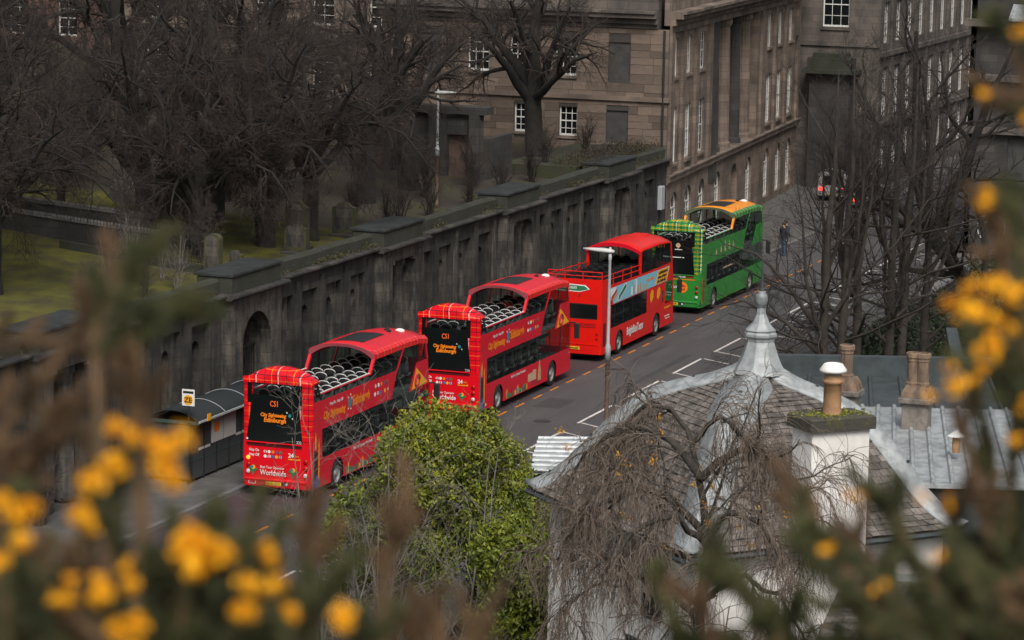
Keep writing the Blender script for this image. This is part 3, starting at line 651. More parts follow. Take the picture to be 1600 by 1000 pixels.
def lettering_flags(B, pts, plane):
    cols = ['white_paint', 'white_paint', 'orange_print', 'crimson_print', 'green_print', 'white_paint', 'white_paint', 'blue_print', 'yellow_print', 'sand_print']
    for i, (a, z) in enumerate(pts):
        if plane == 'rear': mb = MB().prism(disc(a, z, .055, -.012), (.006, 0, 0))
        else: mb = MB().prism([(q[1], -.008, q[2]) for q in disc(a, z, .075, 0)], (0, .004, 0))
        f = mb.obj('flag_emblem', cols[i % 10], B)
        if i % 3 == 0:
            if plane == 'rear': MB().box(-.016, -.0125, a-.02, a+.02, z-.05, z+.05).obj('emblem_stripe', 'blue_print' if i % 2 else 'crimson_print', f)
            else: MB().box(a-.025, a+.025, -.011, -.0085, z-.07, z+.07).obj('emblem_stripe', 'blue_print' if i % 2 else 'crimson_print', f)

def roof_arch(x0, x1, zs, zc, nseg=12, th=.06, x1drop=0, name_m=None):
    rings = []
    nx = 8
    for k in range(nx+1):
        t = k/nx; x = x0+(x1-x0)*t; dz = -x1drop*max(0, (t-.55)/.45)**2
        ring = []
        for i in range(nseg+1):
            u = i/nseg; y = .03+(W-.06)*u; ring.append((x, y, zs+(zc-zs)*(1-abs(2*u-1)**2.4)+dz))
        ring += [(x, y, z-th) for (_, y, z) in ring[::-1]]
        rings.append(ring)
    return MB().loft(rings)
def wheels_under(B, x1, x2, L):
    for x, in ((x1,), (x2,)):
        add_wheel(B, x, .02, False); add_wheel(B, x, W-.02, True)
    MB().box(.1, L-.15, .35, W-.35, .22, .95).obj('chassis', 'underside', B)
    MB().box(.06, L-.1, .06, W-.06, .95, 1.0).obj('lower_deck_floor', 'deck_floor', B)
    MB().box(.06, L-.2, .05, W-.05, 2.36, 2.42).obj('upper_deck_floor', 'deck_floor', B); MB().box(.06, L-.3, .08, W-.08, 2.32, 2.358).obj('lower_deck_ceiling', 'poster_white', B)

def sightseeing_bus(loc, label, pal, fleet, plate, cat='bus'):
    body, side_m, roof_m, rim_m, tart, vent_m = pal; green = body == 'bus_green'
    B = thing('open_top_bus', label, cat, loc, 0, 'open-top double-deck tour buses queued at the kerb'); L = 10.75; w1, w2 = 2.2, 8.45
    wheels_under(B, w1, w2, L)
    # lower skirt with arches
    low = arc_bottom(.12, L-.12, .32, (w1, w2))+[(L-.1, 1.26), (.12, 1.28)]
    for o in side(B, 'side_panel', low, side_m): pass
    side(B, 'rear_quarter', [(.12, 1.283), (.88, 1.283), (.86, 2.27), (.86, 3.24), (.12, 3.27)], side_m)
    side(B, 'upper_panel', [(.862, 2.272), (7.0, 2.30), (7.48, 3.225), (.862, 3.24)], side_m)
    lw = side(B, 'lower_window', [(.883, 1.285), (L-.1, 1.265), (L-.03, 2.265), (8.68, 2.27), (7.02, 2.297), (.865, 2.267)], 'bus_glass_dark', off=-.006, thick=.008)
    for x in (1.35, 2.7, 4.1, 5.5, 6.85, 8.1, 9.4): side(B, 'window_mullion', [(x, 1.29), (x+.07, 1.29), (x+.07, 2.26), (x, 2.26)], 'black_plastic', off=-.0145, thick=.02)
    side(B, 'window_band', [(.88, 2.1), (8.0, 2.12), (8.0, 2.26), (.87, 2.26)], 'black_gloss', off=-.0143, thick=.01)
    # staircase glazing and front cabin windows
    side(B, 'stair_glass', [(7.04, 2.302), (8.66, 2.275), (9.36, 3.22), (10.42, 3.22), (10.2, 3.9), (8.14, 3.9), (7.56, 3.225)], 'bus_glass_dark', off=-.006, thick=.008)
    side(B, 'cabin_window', [(5.12, 3.245), (7.44, 3.235), (7.98, 3.9), (5.5, 3.93)], 'bus_glass', off=-.006, thick=.008)
    for x in (6.2, 9.0): side(B, 'window_mullion', [(x, 3.25), (x+.09, 3.25), (x+.14, 3.9), (x+.05, 3.9)], 'black_plastic', off=-.0145, thick=.02)
    side(B, 'slanted_strip', [(7.45, 3.23), (7.55, 3.228), (8.13, 3.905), (8.03, 3.905)], side_m, off=.002, thick=.04)
    side(B, 'front_wedge', [(8.68, 2.28), (10.58, 2.3), (10.44, 3.215), (9.36, 3.215)], side_m)
    if not green:
        t = side1(B, 'yellow_triangle', [(8.9, 2.30), (10.44, 2.36), (9.33, 3.04)], 'yellow_print')
        pts = [(9.42+.3*math.cos(a)*(1-a/26), -.012, 2.55+.27*math.sin(a)*(1-a/26)+.02*math.cos(a)) for a in [i*.55 for i in range(30)]]
        MB().tube(pts, .022, 4).obj('swirl_emblem', 'crimson_print', t)
    # low glass under the rail, quarter window
    side(B, 'low_glass', [(.87, 3.245), (5.1, 3.248), (5.13, 3.44), (.72, 3.44)], 'bus_glass', off=-.01, thick=.008)
    for x in (1.9, 2.9, 3.9): side(B, 'window_mullion', [(x, 3.25), (x+.06, 3.25), (x+.06, 3.44), (x, 3.44)], 'black_plastic', off=-.018, thick=.02)
    side(B, 'quarter_window', [(.16, 3.275), (.84, 3.25), (.42, 3.88), (.16, 3.9)], 'bus_glass_dark', off=-.006, thick=.008)
    side(B, 'quarter_frame', [(.78, 3.25), (.86, 3.25), (.44, 3.88), (.36, 3.88)], 'black_plastic', off=0, thick=.04)
    for y in (.06, W-.06):
        MB().tube([(.6, y, 3.5), (5.15, y, 3.5)], .022, 6).obj('hand_rail', 'rail_silver' if not green else 'rail_silver', B)
        MB().tube([(.7, y, 3.455), (5.15, y, 3.455)], .03, 6).obj('rail_base', side_m, B)
        MB().prism([(5.02, y-.05, 3.45), (5.14, y-.05, 3.45), (5.56, y-.05, 4.0), (5.42, y-.05, 4.0)], (0, .1, 0)).obj('roof_strut', roof_m, B)
    # rear
    rear(B, 'rear_panel', [(.1, .32), (W-.1, .32), (W-.03, .7), (W-.03, 1.84), (.03, 1.84), (.03, .7)], body)
    for y, sg in ((.0, 1), (W, -1)):   # rounded rear corners
        mb = MB(); rr = []
        for zz, ins in ((.32, .05), (.6, .0), (3.2, 0), (3.95, .0)):
            rr.append([(.13, y+sg*(.0+ins), zz), (.05, y+sg*(.015+ins), zz), (.012, y+sg*(.05+ins), zz), (.0, y+sg*(.12+ins), zz), (.14, y+sg*.12, zz)])
        mb.loft(rr).obj('rear_corner', body, B)
        rr = [[(x_-.004, yy-sg*.004, zz) for x_, yy, zz in ring] for ring in (
            [(.135, y, zz), (.05, y+sg*.015, zz), (.012, y+sg*.05, zz), (.0, y+sg*.12, zz), (.14, y+sg*.12, zz)] for zz in (2.0, 3.9))]
        MB().loft(rr).obj('tartan_corner', tart, B)
    for yy, sg in ((.12, 1), (W-.12, -1)):
        rear(B, 'tartan_panel', [(yy, 1.842), (yy+sg*.22, 1.842), (yy+sg*.36, 3.14), (yy+sg*.24, 3.16), (yy+sg*.24, 3.9), (yy, 3.9)], tart)
    blk = [(.345, 1.86), (W-.345+.21, 1.86)]
    rear(B, 'rear_screen', [(.33, 1.845), (2.38, 1.845), (2.2, 3.15), (.47, 3.15)], 'black_gloss', off=.004, thick=.02)
    rear(B, 'rear_screen_top', [(.36, 3.152), (2.34, 3.152), (2.34, 3.44), (.36, 3.44)], 'black_gloss', off=.004, thick=.02)
    for a, b in ((.36, .54), (2.18, 2.34)): rear(B, 'rear_screen_edge', [(a, 3.442), (b, 3.442), (b, 3.83), (a, 3.83)], 'black_gloss', off=.004, thick=.02)
    rear(B, 'rear_window', [(.541, 3.442), (2.179, 3.442), (2.179, 3.79), (.541, 3.79)], 'clear_glass', off=.0, thick=.008)
    rear(B, 'rear_screen_head', [(.541, 3.792), (2.179, 3.792), (2.179, 3.83), (.541, 3.83)], 'black_gloss', off=.004, thick=.02)
    rear(B, 'rear_recess', [(.36, 1.69), (2.33, 1.69), (2.35, 1.79), (.34, 1.79)], vent_m, off=.006, thick=.004)
    MB().prism([(-.01, .35, 1.79), (-.07, .4, 1.83), (-.01, .35, 1.85)], (0, 1.98, 0)).obj('rear_lip', body, B)
    # tartan rear canopy: arched, rounded over at the back
    rings = []
    for x, dz, ins in ((.02, -.56, .05), (-.015, -.3, .0), (.02, -.14, 0), (.12, -.04, 0), (.3, 0, 0), (.56, 0, 0), (.62, -.03, .02)):
        ring = []
        for i in range(15):
            u = i/14; y = ins+(W-2*ins)*u; arch = (1-abs(2*u-1)**2.2); z = 3.93+.43*arch
            if dz <= -.3: z = (3.82 if dz < -.5 else 4.02+.1*arch)
            else: z += dz*(1 if arch > .05 else .3)
            ring.append((x, y, z))
        ring += [(x+.0, ring[14-j][1], max(3.80, ring[14-j][2]-.09) if x > .1 else 3.80) for j in range(15)]
        rings.append(ring)
    MB().loft(rings).obj('rear_canopy', tart, B, True)
    for yy in (0.02, W-.14): MB().prism([(.13, yy, 3.82), (.4, yy, 3.82), (.6, yy, 3.88), (.56, yy, 3.93), (.13, yy, 3.93)], (0, .12, 0)).obj('canopy_cheek', tart, B)
    for y in (.21, 2.29):
        for k, z in enumerate((1.29, 1.06, .82)):
            m = 'lamp_lit' if (k == 0 and y > 1 and not green and fleet == '222') else 'lamp_clear' if k == 2 else 'lamp_red'
            MB().lathe([(.075, -.03), (.07, -.045), (.04, -.055), (.001, -.056)], 14, (0, y, z), 'x').obj('tail_lamp', m, B, True)
    MB().box(-.05, .1, .12, W-.12, .36, .62).prism([(-.05, .12, .62), (-.08, .2, .58), (-.05, .12, .5)], (0, W-.24, 0)).obj('bumper', body, B)
    p = MB().box(-.062, -.052, 1.08, 1.62, .41, .53).obj('number_plate', 'plate_yellow', B)
    (rtext(B, plate, 1.59, .43, .11, 'black_plastic', sx=1.15, x=-.066) if plate else print_marks(B, 'rear', W-1.58, W-1.12, .44, .07, 'black_plastic', 13, .066))
    MB().box(-.06, -.052, .82, 1.05, .42, .53).obj('plate_lamp', 'black_plastic', B)
    MB().lathe([(.05, -.052), (.045, -.07), (.001, -.072)], 10, (0, .88, .475), 'x').obj('reverse_lamp', 'lamp_clear', B)
    # engine vent on the side
    side(B, 'engine_vent', [(.2, .62), (.52, .6), (.52, 1.58), (.2, 1.62)], vent_m, off=.004, thick=.004)
    # front
    MB().loft([[(L-.13, y0, .3), (L+.0, y0, .36), (L, y0, 1.26), (L-.13, y0, 1.26)] for y0 in (.02, W-.02)]).obj('front_panel', side_m, B)
    MB().loft([[(L-.1, y0, 1.262), (L-.02, y0, 1.262), (L-.06, y0, 2.27), (L-.14, y0, 2.27)] for y0 in (.06, W-.06)]).obj('windscreen', 'bus_glass_dark', B)
    MB().loft([[(L-.2, y0, 2.272), (L-.1, y0, 2.272), (L-.28, y0, 3.22), (L-.36, y0, 3.22)] for y0 in (.02, W-.02)]).obj('front_brow', side_m, B)
    MB().loft([[(L-.34, y0, 3.222), (L-.28, y0, 3.222), (L-.52, y0, 3.9), (L-.58, y0, 3.9)] for y0 in (.06, W-.06)]).obj('upper_windscreen', 'bus_glass', B)
    for y0 in (0.0, W-.07): MB().loft([[(L-.42, y0, 3.222), (L-.27, y0, 3.222), (L-.5, y0, 3.93), (L-.62, y0, 3.93)], [(L-.42, y0+.07, 3.222), (L-.27, y0+.07, 3.222), (L-.5, y0+.07, 3.93), (L-.62, y0+.07, 3.93)]]).obj('front_pillar', side_m, B)
    MB().tube([(L-.15, 0, 2.3), (L+.02, -.12, 2.28), (L+.1, -.2, 2.2)], .03, 6).cbox(L+.02, L+.14, -.32, -.1, 1.62, 2.25, .03).obj('wing_mirror', 'black_plastic', B)
    # front half roof
    roof_arch(5.42, L-.38, 4.12, 4.4, x1drop=.16).obj('roof', roof_m, B, True)
    rim = MB(); a_ = []; b_ = []
    for i in range(17):
        u = i/16; y = .02+(W-.04)*u; z = 4.125+.28*(1-abs(2*u-1)**2.4); th = .1+.16*abs(2*u-1)**3
        a_.append((5.36, y, z)); b_.append((5.36+.02, y, z-th))
    for i in range(16): rim.prism([a_[i], a_[i+1], b_[i+1], b_[i]], (.06, 0, 0))
    rim.obj('roof_rim', rim_m, B)
    for y0, sg in ((0, 1), (W, -1)):
        MB().loft([[(x, y0+sg*.0, z-.2), (x, y0-sg*.004, z-.03), (x, y0+sg*.06, z+.045), (x, y0+sg*.16, z+.09), (x, y0+sg*.16, z-.02), (x, y0+sg*.06, z-.2)] for x, z in ((5.42, 4.12), (8.2, 4.12), (9.6, 4.08), (L-.36, 3.97))]).obj('roof_edge', tart+'_edge', B)
    def roofz(x, y):
        u = (y-.03)/(W-.06); t = (x-5.42)/(L-.38-5.42); return 4.12+.28*(1-abs(2*u-1)**2.4)-.16*max(0, (t-.55)/.45)**2
    sr = MB(); gx = [6.1+2.0*i/5 for i in range(6)]; gy = [.75+1.1*j/6 for j in range(7)]
    sr.add([(x, y, roofz(x, y)+.012) for x in gx for y in gy], [(i*7+j, i*7+j+1, (i+1)*7+j+1, (i+1)*7+j) for i in range(5) for j in range(6)]); sr.obj('roof_panel', 'black_plastic', B)
    MB().lathe([(.19, -.06), (.17, .03), (.09, .07), (.001, .08)], 14, (9.55, .75, roofz(9.55, .75))).obj('roof_dome', 'white_paint', B, True)
    for x, y in ((8.75, .85), (9.05, 1.05))[: 2 if fleet == '222' else 1]: MB().cbox(x-.09, x+.09, y-.07, y+.07, roofz(x, y)-.05, roofz(x, y)+.07, .02).obj('roof_vent', 'black_plastic', B)
    add_seats(B, [.85+.75*i for i in range(12)], 2.42)
    add_seats(B, [1.6+.95*i for i in range(7)], 1.0)
    # writing and pictures
    if not green:
        rtext(B, 'CS1', 1.52, 3.07, .27, 'led_orange', sx=.72, bold=.004)
        rtext(B, 'City Sightseeing', 1.86, 2.72, .17, 'orange_print', bold=.008, shear=.15, sx=.85); rtext(B, 'Edinburgh', 1.74, 2.54, .2, 'orange_print', bold=.01, shear=.1)
        g = MB().prism(disc(.8, 2.8, .06, -.02), (.004, 0, 0)).obj('globe_emblem', 'teal_print', B)
        for dy, dz in ((.1, .09), (-.1, -.1)): MB().prism([(-.02, .8+dy-.03, 2.8+dz-.02), (-.02, .8+dy+.03, 2.8+dz), (-.02, .8+dy, 2.8+dz+.04)], (.004, 0, 0)).obj('emblem_wing', 'white_paint', g)
        rtext(B, 'Hop On', 2.26, 1.52, .13, 'white_paint', sx=.82, bold=.003); rtext(B, 'Hop Off', 2.26, 1.36, .13, 'white_paint', sx=.82, bold=.003)
        lettering_flags(B, [(1.68-.14*i, 1.53) for i in range(5)]+[(1.68-.14*i, 1.37) for i in range(3)]+[(1.27, 1.37), (1.13, 1.37)], 'rear')
        rtext(B, '24', .84, 1.4, .2, 'white_paint', bold=.006); rtext(B, 'hrs', .6, 1.42, .11, 'yellow_print'); print_marks(B, 'rear', W-.84, W-.42, 1.31, .06, 'yellow_print', 4)
        rtext(B, 'Best Tour Operator', 1.86, .96, .13, 'white_paint', sx=.82, bold=.001); rtext(B, 'Worldwide', 1.86, .74, .25, 'white_paint', sx=.82, bold=.004)
        rtext(B, fleet, .55, 1.88, .13, 'white_paint', x=-.03)
        MB().prism([(-.03, 2.33+.05*math.cos(a)*(1 if i % 2 else .5), 1.93+.05*math.sin(a)*(1 if i % 2 else .5)) for i, a in enumerate([math.pi*k/5 for k in range(10)])], (.004, 0, 0)).obj('star_emblem', 'white_paint', B)
        for yc in (2.13, .68):
            e = MB().prism([(-.012, yc+.17, .92), (-.012, yc+.05, .84), (-.012, yc, .68), (-.012, yc-.06, .82), (-.012, yc-.19, .9), (-.012, yc-.06, .98), (-.012, yc+.08, 1.0)], (.004, 0, 0)).obj('travel_emblem', 'green_print', B)
            MB().prism(disc(yc-.02, .97, .075, -.016), (.003, 0, 0)).obj('emblem_swirl', 'yellow_print', e); MB().prism(disc(yc+.03, .98, .05, -.02), (.003, 0, 0)).obj('emblem_core', 'teal_print', e)
        rear(B, 'badge', [(2.0, .42), (2.26, .42), (2.26, .57), (2.0, .57)], 'white_paint', off=.056, thick=.003); rear(B, 'badge_field', [(2.02, .44), (2.24, .44), (2.24, .55), (2.02, .55)], 'crimson_print', off=.06, thick=.003)
        stext(B, 'City Sightseeing', .93, 2.58, .36, 'orange_print', bold=.018, shear=.2, sx=.8); stext(B, 'Edinburgh', 3.42, 2.66, .46, 'orange_print', bold=.02, shear=.1, sx=.82)
        stext(B, 'Hop On   Hop Off', 1.45, 2.98, .15, 'white_paint', bold=.004)
        g = side1(B, 'globe_emblem', [(3.2+.13*math.cos(a*.45), 2.78+.19*math.sin(a*.45)) for a in range(14)], 'teal_print')
        for a in (.5, 1.2, 2.4, 4.0, 5.2): MB().prism([(3.2+.2*math.cos(a)-.04, -.01, 2.78+.27*math.sin(a)), (3.2+.2*math.cos(a)+.04, -.01, 2.78+.27*math.sin(a)), (3.2+.2*math.cos(a), -.01, 2.78+.27*math.sin(a)+.06)], (0, .004, 0)).obj('emblem_person', 'white_paint', g)
        lettering_flags(B, [(5.5+.27*i, 2.98) for i in range(5)]+[(5.45+.27*i, 2.7) for i in range(3)]+[(6.35, 2.7), (6.62, 2.7)], 'side')
        stext(B, 'Best Tour Operator Worldwide', 3.55, 1.1, .15, 'white_paint', bold=.003, sx=.85)
        stext(B, fleet, L-.35, 1.05, .09, 'white_paint')
        # skyline print along the skirt and up the rear quarter
        rs = random.Random(7); x = 2.95
        while x < 5.4:
            h = rs.uniform(.12, .55)*(1.2-(x-2.95)/3.5); wd = rs.uniform(.07, .2)
            side1(B, 'skyline_print', [(x, .36), (x+wd, .36), (x+wd, .36+h*.8), (x+wd/2, .36+h), (x, .36+h*.8)], rs.choice(('green_print', 'orange_print', 'teal_print', 'yellow_print', 'crimson_print', 'green_print')), off=.004+rs.uniform(0, .006)); x += wd*.85
        side1(B, 'skyline_print', [(5.55, .62), (6.5, .6), (6.5, 1.0), (6.2, 1.02), (6.1, .94), (5.55, .92)], 'sand_print'); side1(B, 'skyline_print', [(6.7, .5), (7.1, .5), (7.05, .9), (6.9, 1.35), (6.78, .9)], 'tan_print')
        side1(B, 'skyline_print', [(5.9, .4), (7.0, .4), (6.9, .6), (6.0, .6)], 'crimson_print', off=.003)
        for a, b, m in (((.1, .34), (.17, 1.8), 'teal_print'), ((.53, .5), (.6, 1.75), 'yellow_print'), ((.2, .36), (.6, .56), 'blue_print'), ((.25, 1.66), (.34, 2.0), 'yellow_print')):
            side1(B, 'tower_print', [(a[0]+.03, a[1]), (b[0]+.03, a[1]), (b[0]+.03, b[1]), ((a[0]+b[0])/2+.03, b[1]+.25), (a[0]+.03, b[1])], m, off=.006)
    else:
        rtext(B, 'ET1', 2.15, 3.05, .3, 'led_orange', sx=.8, bold=.01); print_marks(B, 'rear', W-1.85, W-.85, 2.62, .07, 'white_paint', 5, .028)
        MB().prism(disc(1.15, 3.2, .11, -.02), (.004, 0, 0)).obj('crest_emblem', 'sand_print', B); print_marks(B, 'rear', W-1.3, W-.95, 2.99, .06, 'white_paint', 6, .028)
        c = MB().prism(disc(.9, 1.25, .26, -.012, 22), (.006, 0, 0)).obj('round_sticker', 'orange_print', B)
        print_marks(B, 'rear', W-1.06, W-.74, 1.28, .09, 'crimson_print', 7); print_marks(B, 'rear', W-1.02, W-.78, 1.12, .09, 'crimson_print', 8)
        rtext(B, 'Tour!', 1.62, 1.2, .24, 'white_paint', shear=.2); print_marks(B, 'rear', W-1.72, W-1.4, .95, .06, 'white_paint', 9); print_marks(B, 'rear', W-1.7, W-1.42, .82, .06, 'white_paint', 10)
        print_marks(B, 'rear', W-1.75, W-.75, 1.72, .08, 'white_paint', 11, .02); rear(B, 'orange_band', [(.3, 1.6), (2.3, 1.6), (2.3, 1.64), (.3, 1.64)], 'orange_print', off=.01, thick=.004)
        for i, x in enumerate((2.4, 3.2, 3.9, 4.6, 5.3)):   # pale tower and castle silhouettes
            h = (.3, .42, .6, .5, .36)[i]
            side1(B, 'monument_print', [(x-.12, 2.55), (x+.12, 2.55), (x+.1, 2.55+h*.5), (x+.05, 2.55+h*.6), (x, 2.55+h), (x-.05, 2.55+h*.6), (x-.1, 2.55+h*.5)], 'sand_print')
        print_marks(B, 'side', 3.6, 5.2, 1.75, .08, 'sand_print', 12)
        side1(B, 'yellow_rear_stripe', [(.16, .5), (.19, .5), (.19, 1.7), (.16, 1.7)], 'yellow_print', off=.008)
    return B
PR = ('bus_red', 'bus_magenta', 'roof_red', 'rim_pink', 'tartan_red', 'dark_vent')
PG = ('bus_green', 'bus_green', 'roof_yellow', 'rim_green', 'tartan_green', 'dark_vent_green')
BUS1 = sightseeing_bus((0, 0, 0), 'red tartan open-top bus at the rear of the queue beside the shelter', PR, '222', 'SJ18 CSG')
BUS2 = sightseeing_bus((15.75, 0, 0), 'red tartan open-top bus with a passenger in a red jacket upstairs', PR, '226', 'SJ18 CSV')
BUS4 = sightseeing_bus((45.1, 0, 0), 'green tartan open-top bus with yellow roof and round orange sticker', PG, '270', '')

# plain red bus with railed open rear deck
def bright_bus(loc):
    B = thing('open_top_bus', 'plain scarlet open-top bus with railed rear deck and blue skyline banner', 'bus', loc, 0, 'open-top double-deck tour buses queued at the kerb'); L = 10.35; w1, w2 = 2.5, 7.8
    m = 'bus_scarlet'; wheels_under(B, w1, w2, L)
    side(B, 'side_panel', arc_bottom(.12, L-.1, .3, (w1, w2))+[(L-.08, 1.27), (.12, 1.27)], m)
    side(B, 'rear_quarter', [(.12, 1.272), (1.25, 1.272), (1.25, 2.27), (.12, 2.27)], m)
    side(B, 'lower_window', [(1.252, 1.275), (6.35, 1.275), (6.28, 2.268), (1.252, 2.268)], 'bus_glass_dark', off=-.006, thick=.008)
    for x in (1.75, 3.0, 4.3, 5.6): side(B, 'window_mullion', [(x, 1.28), (x+.08, 1.28), (x+.08, 2.26), (x, 2.26)], 'black_plastic', off=-.0145, thick=.02)
    side(B, 'door_panel', [(6.352, 1.275), (9.05, 1.275), (9.05, 2.268), (6.282, 2.268)], m)
    side(B, 'driver_window', [(9.055, 1.3), (10.16, 1.3), (10.1, 2.24), (9.055, 2.24)], 'bus_glass_dark', off=-.006, thick=.008)
    side(B, 'front_pillar', [(10.162, 1.275), (10.28, 1.275), (10.2, 2.268), (10.102, 2.268)], m)
    side(B, 'upper_panel', [(.12, 2.272), (10.2, 2.272), (10.02, 3.06), (5.45, 3.08), (.85, 3.16), (.85, 3.46), (.12, 3.48)], m)
    side(B, 'upper_window', [(5.6, 3.12), (9.85, 3.07), (9.62, 3.98), (5.56, 4.02)], 'bus_glass', off=-.006, thick=.008)
    for x in (6.9, 8.2): side(B, 'window_mullion', [(x, 3.1), (x+.07, 3.1), (x+.07, 4.0), (x, 4.0)], 'black_plastic', off=-.0145, thick=.02)
    side(B, 'upper_pillar', [(9.86, 3.065), (10.02, 3.06), (9.8, 4.0), (9.64, 4.0)], m); side(B, 'deck_pillar', [(5.3, 3.09), (5.46, 3.085), (5.44, 4.08), (5.28, 4.08)], m, thick=.1)
    rear(B, 'rear_panel', [(.12, .32), (W-.12, .32), (W-.02, .8), (W-.02, 1.8), (.02, 1.8), (.02, .8)], m)
    rear(B, 'rear_panel_upper', [(.02, 2.46), (W-.02, 2.46), (W-.02, 3.5), (.02, 3.5)], m); rear(B, 'rear_window', [(.2, 1.85), (W-.2, 1.85), (W-.2, 2.42), (.2, 2.42)], 'black_gloss', off=.003, thick=.02)
    for a, b in ((.02, .199), (W-.199, W-.02)): rear(B, 'rear_side', [(a, 1.802), (b, 1.802), (b, 2.458), (a, 2.458)], m)
    for z0, z1 in ((1.802, 1.848), (2.422, 2.458)): rear(B, 'rear_trim', [(.2, z0), (W-.2, z0), (W-.2, z1), (.2, z1)], 'black_plastic')
    for y, sg in ((.0, 1), (W, -1)):
        MB().loft([[(.13, y, zz), (.05, y+sg*.012, zz), (.012, y+sg*.045, zz), (-.004, y+sg*.1, zz), (.14, y+sg*.1, zz)] for zz in (.32, 3.49)]).obj('rear_corner', m, B)
    for z in (1.45, 1.52, 1.59): rear(B, 'rear_grille', [(.25, z), (W-.25, z), (W-.25, z+.03), (.25, z+.03)], 'dark_vent', off=.004, thick=.004)
    rear(B, 'rear_fold', [(.1, .72), (W-.1, .72), (W-.1, .745), (.1, .745)], m, off=.02, thick=.02)
    for y in (.2, W-.2):
        for z in (1.0, 1.2): MB().lathe([(.06, -.01), (.055, -.03), (.001, -.034)], 12, (0, y, z), 'x').obj('tail_lamp', 'lamp_red', B)
    MB().box(-.03, -.004, .95, 1.5, .5, .62).obj('number_plate', 'plate_yellow', B); print_marks(B, 'rear', W-1.46, W-1.0, .53, .07, 'black_plastic', 14, .034)
    s = rear(B, 'name_board', [(.55, 3.08), (.75, 3.25), (2.3, 3.3), (2.3, 2.98), (1.0, 2.95)], 'white_paint', off=.012, thick=.01); rear(B, 'board_field', [(.62, 3.08), (.78, 3.21), (2.27, 3.26), (2.27, 3.02), (1.0, 2.99)], 'green_print', off=.018, thick=.004)
    rtext(B, 'Bright Bus Tours', 2.2, 3.08, .2, 'white_paint', sx=.78, bold=.004, x=-.026); MB().lathe([(.04, -.01), (.03, -.05), (.001, -.06)], 8, (0, 1.0, 2.82), 'x').obj('rear_camera', 'black_plastic', B)
    side(B, 'engine_vent', [(.24, .64), (.56, .62), (.56, 1.6), (.24, 1.64)], 'dark_vent', off=.004, thick=.004); side(B, 'louvre', [(.3, 1.9), (.6, 1.88), (.6, 2.5), (.3, 2.52)], 'roof_red', off=.004, thick=.004)
    # front
    MB().loft([[(L-.13, y0, .3), (L, y0, .36), (L-.02, y0, 1.27), (L-.15, y0, 1.27)] for y0 in (.02, W-.02)]).obj('front_panel', m, B)
    MB().loft([[(L-.12, y0, 1.272), (L-.05, y0, 1.272), (L-.1, y0, 2.27), (L-.17, y0, 2.27)] for y0 in (.06, W-.06)]).obj('windscreen', 'bus_glass_dark', B)
    MB().loft([[(L-.2, y0, 2.272), (L-.12, y0, 2.272), (L-.3, y0, 3.06), (L-.36, y0, 3.06)] for y0 in (.02, W-.02)]).obj('front_brow', m, B)
    MB().loft([[(L-.36, y0, 3.062), (L-.31, y0, 3.062), (L-.52, y0, 4.0), (L-.57, y0, 4.0)] for y0 in (.08, W-.08)]).obj('upper_windscreen', 'bus_glass', B)
    MB().tube([(L-.2, 0, 2.4), (L+.05, -.2, 2.35), (L+.08, -.24, 2.2)], .03, 6).cbox(L, L+.14, -.34, -.12, 1.65, 2.25, .03).obj('wing_mirror', 'black_plastic', B)
    roof_arch(5.2, L-.45, 4.1, 4.42, x1drop=.14).obj('roof', 'bus_scarlet', B, True)
    rim = MB()
    for i in range(16):
        q = [(.02+(W-.04)*u, 4.11+.31*(1-abs(2*u-1)**2.4)) for u in (i/16, (i+1)/16)]
        rim.prism([(5.16, q[0][0], q[0][1]), (5.16, q[1][0], q[1][1]), (5.16, q[1][0], q[1][1]-.16), (5.16, q[0][0], q[0][1]-.16)], (.05, 0, 0))
    rim.obj('roof_rim', 'bus_magenta', B)
    MB().cbox(8.2, 9.0, .8, 1.5, 4.36, 4.42, .02).obj('roof_hatch', 'bus_scarlet', B)
    for y in (.05, W-.05):
        for z in (3.3, 3.52): MB().tube([(.1 if z > 3.5 else .85, y, z+.1), (5.3, y, z-.02)], .022, 6).obj('hand_rail', m, B)
        for x in (.12, 1.6, 2.9, 4.1): MB().tube([(x, y, 3.1), (x, y, 3.6)], .022, 6).obj('rail_post', m, B)
    for z in (3.62, 3.8): MB().tube([(.1, .05, z), (.1, W-.05, z)], .022, 6).obj('hand_rail', m, B)
    for y in (.05, .9, 1.7, W-.05): MB().tube([(.1, y, 3.45), (.1, y, 3.82)], .022, 6).obj('rail_post', m, B)
    add_seats(B, [1.0+.74*i for i in range(11)], 2.42, True); add_seats(B, [1.6+.95*i for i in range(6)], 1.0, True)
    # banner
    b = side1(B, 'banner', [(.95, 3.02), (5.4, 2.99), (9.6, 2.95), (9.2, 2.32), (1.55, 2.3)], 'cyan_print', off=.004)
    side1(B, 'banner_arrow', [(1.0, 2.98), (1.5, 2.99), (1.95, 2.98), (1.2, 2.5)], 'white_paint', off=.008); side1(B, 'banner_stripe', [(1.2, 2.62), (2.0, 2.9), (2.0, 2.8), (1.3, 2.5)], 'crimson_print', off=.011); side1(B, 'banner_stripe', [(1.35, 2.5), (2.05, 2.74), (2.05, 2.66), (1.4, 2.42)], 'orange_print', off=.011)
    side1(B, 'banner_board', [(2.1, 2.36), (2.3, 2.34), (3.35, 2.78), (3.3, 2.98), (3.1, 2.98), (2.2, 2.56)], 'white_paint', off=.008); side1(B, 'banner_board_field', [(2.18, 2.38), (2.28, 2.38), (3.28, 2.8), (3.24, 2.94), (3.12, 2.94), (2.26, 2.56)], 'green_print', off=.011)
